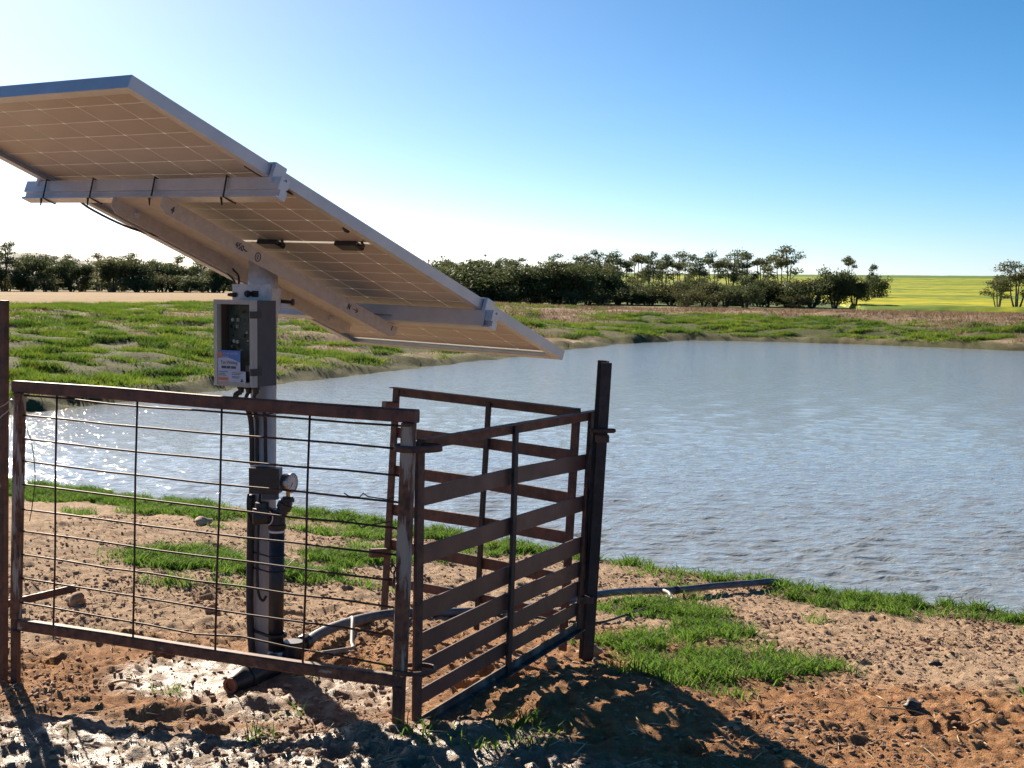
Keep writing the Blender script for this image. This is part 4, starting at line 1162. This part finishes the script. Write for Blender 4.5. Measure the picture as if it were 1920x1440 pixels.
for (a0, a1, za) in ((.024, .064, .0425), (.024, .050, .037), (.024, .056, .032), (.082, .128, .041), (.082, .116, .036), (.082, .118, .029), (.082, .112, .025)):
    inkm.add(*(lambda m_: (m_.V, m_.F))(bbox(bw - a1, bw - a0, -.0029, -.0025, z0 + za, z0 + za + .0016, .01)))
for q in range(3): inkm.add(*(lambda m_: (m_.V, m_.F))(bbox(bw - .132 + q * .0018, bw - .120 - q * .0018, -.0029, -.0025, z0 + .014 + q * .003, z0 + .0168 + q * .003, .01)))
cbx.part('sticker_print', inkm, M['ink'], st)
def text(body, a_left, z, size, mat, dpt):
    cu = bpy.data.curves.new('t', 'FONT'); cu.body = body; cu.size = size; cu.extrude = .0001; cu.resolution_u = 2
    o = bpy.data.objects.new('t', cu); col.objects.link(o); bpy.context.view_layer.update()
    me_ = bpy.data.meshes.new_from_object(o.evaluated_get(bpy.context.evaluated_depsgraph_get()))
    bpy.data.objects.remove(o)
    mb = MB(); mb.add([BX(a_left - v.co.x, dpt - v.co.z, z + v.co.y) for v in me_.vertices], [tuple(p.vertices) for p in me_.polygons])
    bpy.data.meshes.remove(me_)
    return cbx.part('sticker_lettering', mb, mat, st)
text('Tim Wilding', bw - .031, z0 + .069, .0150, M['ink'], -.0024)
text('SOLAR WATER', bw - .041, z0 + .099, .0098, M['white_print'], -.0019)
text('PUMPS', bw - .041, z0 + .0885, .0090, M['white_print'], -.0019)
nb_ = MB()
for (a0, a1) in ((.036, .054), (.059, .074), (.079, .097)):
    k = a0
    while k < a1:
        nb_.add(*(lambda m_: (m_.V, m_.F))(bbox(bw - k - .0030, bw - k, -.0026, -.0022, z0 + .0545, z0 + .0625, .05))); k += .0043
cbx.part('sticker_number', nb_, M['ink'], st)

# ------------------------------------------------------------------ cables and pipes on the pole
def cable(name, pts, r, label, mat='rubber', cat='cable', k=6):
    t_ = Thing(name, pts[-1], label, cat); t_.part('sheath', tube(MB(), catmull(pts, k), r, 8), M[mat], smooth=True); return t_
g = [BX(a, .045, z0 - .022) for a in (.030, .062, .096)]
cable('cable', [g[2], (-.885, 4.42, .872), (-.862, 4.43, .845), (-.846, 4.455, .81), (-.842, 4.468, .74), (-.842, 4.470, .645)], .0085, 'thick black cable curving from the left gland down the pole')
cable('cable', [g[1], (-.846, 4.40, .868), (-.835, 4.43, .84), (-.826, 4.468, .80), (-.826, 4.473, .72), (-.826, 4.473, .645)], .006, 'black cable from the middle gland down to the junction box')
cable('cable', [g[0], (-.818, 4.39, .868), (-.802, 4.42, .84), (-.796, 4.455, .80), (-.798, 4.470, .72), (-.797, 4.470, .645)], .006, 'black cable from the right gland down the front of the pole')
cable('cable', [PW(.34, 1.0, -.02), (-.955, 4.62, 1.275), (-.915, 4.56, 1.24), (-.899, 4.53, 1.20)], .0035, 'thin black lead hanging behind the channel to the box plate')
cable('cable', [PW(.37, 1.02, -.02), (-.93, 4.60, 1.285), (-.90, 4.56, 1.255), (-.895, 4.53, 1.21)], .0035, 'second thin lead beside it running into the box plate')
for z, tail in ((.822, 0), (.806, 1)):
    t_ = Thing('cable_tie', (PX, PY, z), 'black cable tie round the pole' + (' with a long tail sticking out right' if tail else ' just above the one with a long tail'), 'cable tie')
    mb = MB(); pts = []
    for i in range(25):
        t = 2 * math.pi * i / 24; e = 1 + .42 * max(0, math.cos(t + math.pi / 2 + .12)) ** 3
        pts.append(Vv((PX + .0485 * e * math.cos(t), PY + .0485 * e * math.sin(t), z + .010 * math.cos(t))))
    tube(mb, pts, .0022, 5)
    if tail: tube(mb, [(PX + .045, PY - .03, z + .004), (PX + .09, PY - .05, z + .006), (PX + .145, PY - .06, z + .006)], .0020, 5)
    t_.part('strap', mb, M['tie'], smooth=True)
cable('conduit', [(-.846, 4.476, .545), (-.849, 4.474, .40), (-.852, 4.473, .22), (-.850, 4.472, .10), (-.842, 4.468, .0)], .0125, 'black conduit running down the left of the pole to the ground', cat='conduit')
cable('cable', [(-.815, 4.468, .56), (-.819, 4.458, .47), (-.823, 4.462, .36), (-.824, 4.460, .26), (-.818, 4.458, .215), (-.806, 4.458, .20), (-.796, 4.462, .215)], .0045, 'thin black cable looping in front of the lower pole')
for z in (.356, .305, .095):
    t_ = Thing('cable_tie', (PX, PY, z), {.356: 'black strap round pole and riser pipe below the valve', .305: 'second black strap round pole and riser pipe', .095: 'black pipe clamp round the foot of the pole'}[z], 'strap')
    mb = MB(); c0 = Vv((PX - .005, PY, z)); c1 = Vv((-.757, 4.428, z)); pts = []
    for i in range(29):
        t = 2 * math.pi * i / 28; d_ = Vv((math.cos(t), math.sin(t), 0)); q0, q1 = c0 + d_ * .052, c1 + d_ * .0285
        pts.append(q1 if (q1 - Vv((-.785, 4.48, z))).dot(d_) > (q0 - Vv((-.785, 4.48, z))).dot(d_) else q0)
    tube(mb, pts, .0028 if z > .1 else .006, 6); t_.part('strap', mb, M['tie'], smooth=True)
jb = Thing('junction_box', (-.79, 4.44, .55), 'small black square junction box strapped to the pole behind the gate wires', 'junction box')
jn = Vv((-.10, -.995, 0)).normalized(); js = Vv((.995, -.10, 0)).normalized()
jb.part('body', obox(MB(), Vv((-.788, 4.430, .600)), js, UZ, jn, .0455, .040, .030, .12), M['black'])
jb.part('cover', obox(MB(), Vv((-.790, 4.397, .603)) , js, UZ, jn, .049, .041, .0035, .2), M['black'])
jb.part('flap', obox(MB(), Vv((-.772, 4.408, .551)), js, UZ, jn, .026, .0088, .012, .3), M['case'])
cable('cable', [(-.842, 4.41, .560), (-.846, 4.412, .535), (-.845, 4.414, .50), (-.838, 4.42, .465)], .0035, 'short dark lead hanging below the left of the junction box')

rs = Thing('riser_pipe', (-.757, 4.428, 0), 'black riser pipe with valve and pressure gauge, clamped to the pole', 'pipe')
rs.part('pipe', tube(MB(), [(-.760, 4.428, .045), (-.757, 4.428, .24), (-.754, 4.426, .45)], .0245, 20), M['black'], smooth=True)
rs.part('collar', lathe(MB(), [(0, .0262), (.007, .0262)], (-.7545, 4.4265, .432), UZ, 20), M['white'], smooth=True)
rs.part('collar', lathe(MB(), [(0, .0262), (.009, .0262)], (-.760, 4.428, .030), UZ, 20), M['white'], smooth=True)
vb = lathe(MB(), [(0, .026), (.004, .029), (.016, .030), (.02, .027), (.055, .027), (.06, .022), (.068, .020)], (-.754, 4.426, .440), UZ, 16)
vbp = rs.part('valve_body', vb, M['black'], smooth=False)
rs.part('valve_arm', lathe(MB(), [(0, .021), (.01, .026), (.034, .026), (.038, .028), (.052, .028), (.056, .022)], (-.775, 4.424, .484), (-1, -.10, .0), 16), M['black'], vbp)
rs.part('valve_cap', lathe(MB(), [(0, .030), (.012, .030), (.013, .024), (.03, .022)], (-.800, 4.418, .500), UZ, 16), M['black'], vbp)
mb = MB(); pts = [Vv((-.782 + .020 * math.sin(t * .16), 4.392, .484 + .024 * math.cos(t * .16))) for t in range(3, 19)]; tube(mb, pts, .0018, 5)
rs.part('indicator_line', mb, M['white'], vbp, True)
br = Vv((.45, .0, .89)).normalized()
rs.part('branch', lathe(MB(), [(0, .019), (.03, .019), (.032, .024), (.050, .025), (.052, .020), (.060, .021)], (-.748, 4.424, .480), br, 16), M['black'], vbp)
rs.part('branch_nut', lathe(MB(), [(0, .021), (.012, .022), (.013, .018), (.018, .016)], (-.7185, 4.424, .531), UZ, 8), M['black'], vbp)
gc = Vv((-.7165, 4.424, .594)); gn = Vv((.90, -.42, .02)).normalized()
ga = rs.part('gauge', lathe(MB(), [(-.016, .026), (-.014, .029), (.008, .029), (.010, .032), (.016, .032), (.017, .028), (.0145, .027)], gc, gn, 24), M['chrome'], smooth=False)
rs.part('dial', lathe(MB(), [(.0148, .0265), (.0156, .0265)], gc, gn, 24), M['white'], ga)
dl = MB(); sd3, su3 = gn.cross(UZ).normalized(), UZ
for i in range(11):
    t = R(225 - 27 * i); c = gc + gn * .0162 + (sd3 * -math.cos(t) + su3 * math.sin(t)) * .021
    obox(dl, c, (sd3 * -math.cos(t) + su3 * math.sin(t)), gn, (sd3 * math.sin(t) + su3 * math.cos(t)), .003, .0003, .0006, .1)
tube(dl, [gc + gn * .0165, gc + gn * .0165 + sd3 * .010 - su3 * .012], .0008, 5)
rs.part('dial_marks', dl, M['ink'], ga)
rs.part('stem', lathe(MB(), [(0, .0065), (.024, .0065)], (-.7175, 4.424, .545), UZ, 8), M['brass'], ga)

ft = Thing('outlet_fitting', (-.70, 4.42, 0), 'black hose fitting at the foot of the pole feeding the grey hose', 'pipe fitting')
ft.part('body', lathe(MB(), [(0, .030), (.008, .035), (.040, .035), (.046, .036), (.056, .036), (.060, .033)], (-.706, 4.445, .010), UZ, 20), M['black'])
ft.part('neck', lathe(MB(), [(0, .020), (.06, .020)], (-.770, 4.428, .030), (1, .25, 0), 14), M['black'])
hd = Vv((.055, .10, .010)).normalized()
ft.part('nut', lathe(MB(), [(0, .020), (.02, .022), (.022, .028), (.050, .028), (.054, .024)], (-.692, 4.470, .045), Vv((.35, .93, .1)), 12), M['black'])
ft.part('flange', lathe(MB(), [(0, .028), (.007, .028)], (-.690, 4.350, h_at(-.69, 4.35) + .012), Vv((.05, -.1, 1)), 22), M['case'])
op_ = Thing('stub_pipe', (-.80, 4.24, 0), 'dark stub pipe with rusty open end lying at the foot of the pole', 'pipe')
pa, pb = Vv((-.735, 4.31, .036)), Vv((-.838, 4.095, .026)); ax_ = (pb - pa).normalized()
op_.part('barrel', lathe(MB(), [(0, .030), (.02, .036), (.13, .036), (.132, .040), (.165, .040), (.167, .037)], pa, ax_, 22), M['black'], smooth=False)
op_.part('reducer_cone', lathe(MB(), [(.1675, .0375), (.19, .037), (.232, .026), (.238, .0245)], pa, ax_, 22), M['black'], smooth=True)
ends = MB(); n_ = 18
lathe(ends, [(.2385, .0245), (.246, .0245), (.246, .015), (.215, .014)], pa, ax_, 18); op_.part('rusty_end', ends, M['rust_open'])
op_.part('band', lathe(MB(), [(0, .021), (.04, .021)], (-.800, 4.318, .000), (.05, .1, 1), 16), M['blue'])

def on_ground(pts, r, sink=.15):
    return [(x, y, max(h_at(x, y), ZW - .1) + r * (1 - sink) + dz) for (x, y, dz) in pts]
hose_pts = [(-.678, 4.512, .020), (-.655, 4.60, .030), (-.61, 4.74, .03), (-.53, 4.92, .02), (-.42, 5.04, .012), (-.25, 5.15, .004), (-.05, 5.36, .01), (.18, 5.75, .012), (.385, 6.10, .02), (.58, 6.40, .022), (.80, 6.64, .022), (1.02, 6.80, .022), (1.22, 6.93, .02), (1.36, 7.05, .01), (1.45, 7.18, -.03), (1.55, 7.4, -.10)]
hs = Thing('water_hose', (-.678, 4.512, 0), 'long dark grey poly hose lying from the pole foot to the water', 'hose')
hs.part('hose', tube(MB(), catmull(on_ground(hose_pts, .0175), 7), .0175, 14), M['hose'], smooth=True)
hp = on_ground([(.80, 6.64, .022)], .0175)[0]
hs.part('clip', lathe(MB(), [(-.012, .0205), (.012, .0205)], hp, (.8, .6, 0), 14), M['black'])
sm = Thing('small_hose', (-.5, 4.6, 0), 'short pale grey offcut of thin hose bent up beside the dark hose', 'hose')
smp = catmull([(-.560, 4.80, .055), (-.548, 4.76, .062), (-.540, 4.68, .035), (-.532, 4.60, .010), (-.525, 4.555, .004), (-.56, 4.52, .006), (-.62, 4.485, .006)], 6)
sm.part('hose', tube(MB(), [(p.x, p.y, p.z + h_at(p.x, p.y) + .006) for p in smp], .008, 10), M['small_hose'], smooth=True)
cable('rope_line', on_ground([(.23, 5.30, .01), (.36, 5.42, .004), (.50, 5.66, .01), (.62, 5.90, .014), (.70, 6.10, .02), (.72, 6.30, .03)], .005), .005, 'thin dark line running from the post through the grass to the hose', 'rubber', 'line')
cable('small_hose', on_ground([(.735, 6.54, .03), (.75, 6.45, .03), (.755, 6.36, .005)], .009), .009, 'pale short hose tail drooping off the dark hose into the grass', 'small_hose', 'hose')
cable('cable', on_ground([(-.35, 5.22, .0), (-.15, 5.33, .004), (.02, 5.42, .004), (.2, 5.35, .0)], .006), .006, 'thin black line on the soil behind the slat panel', 'rubber', 'cable')
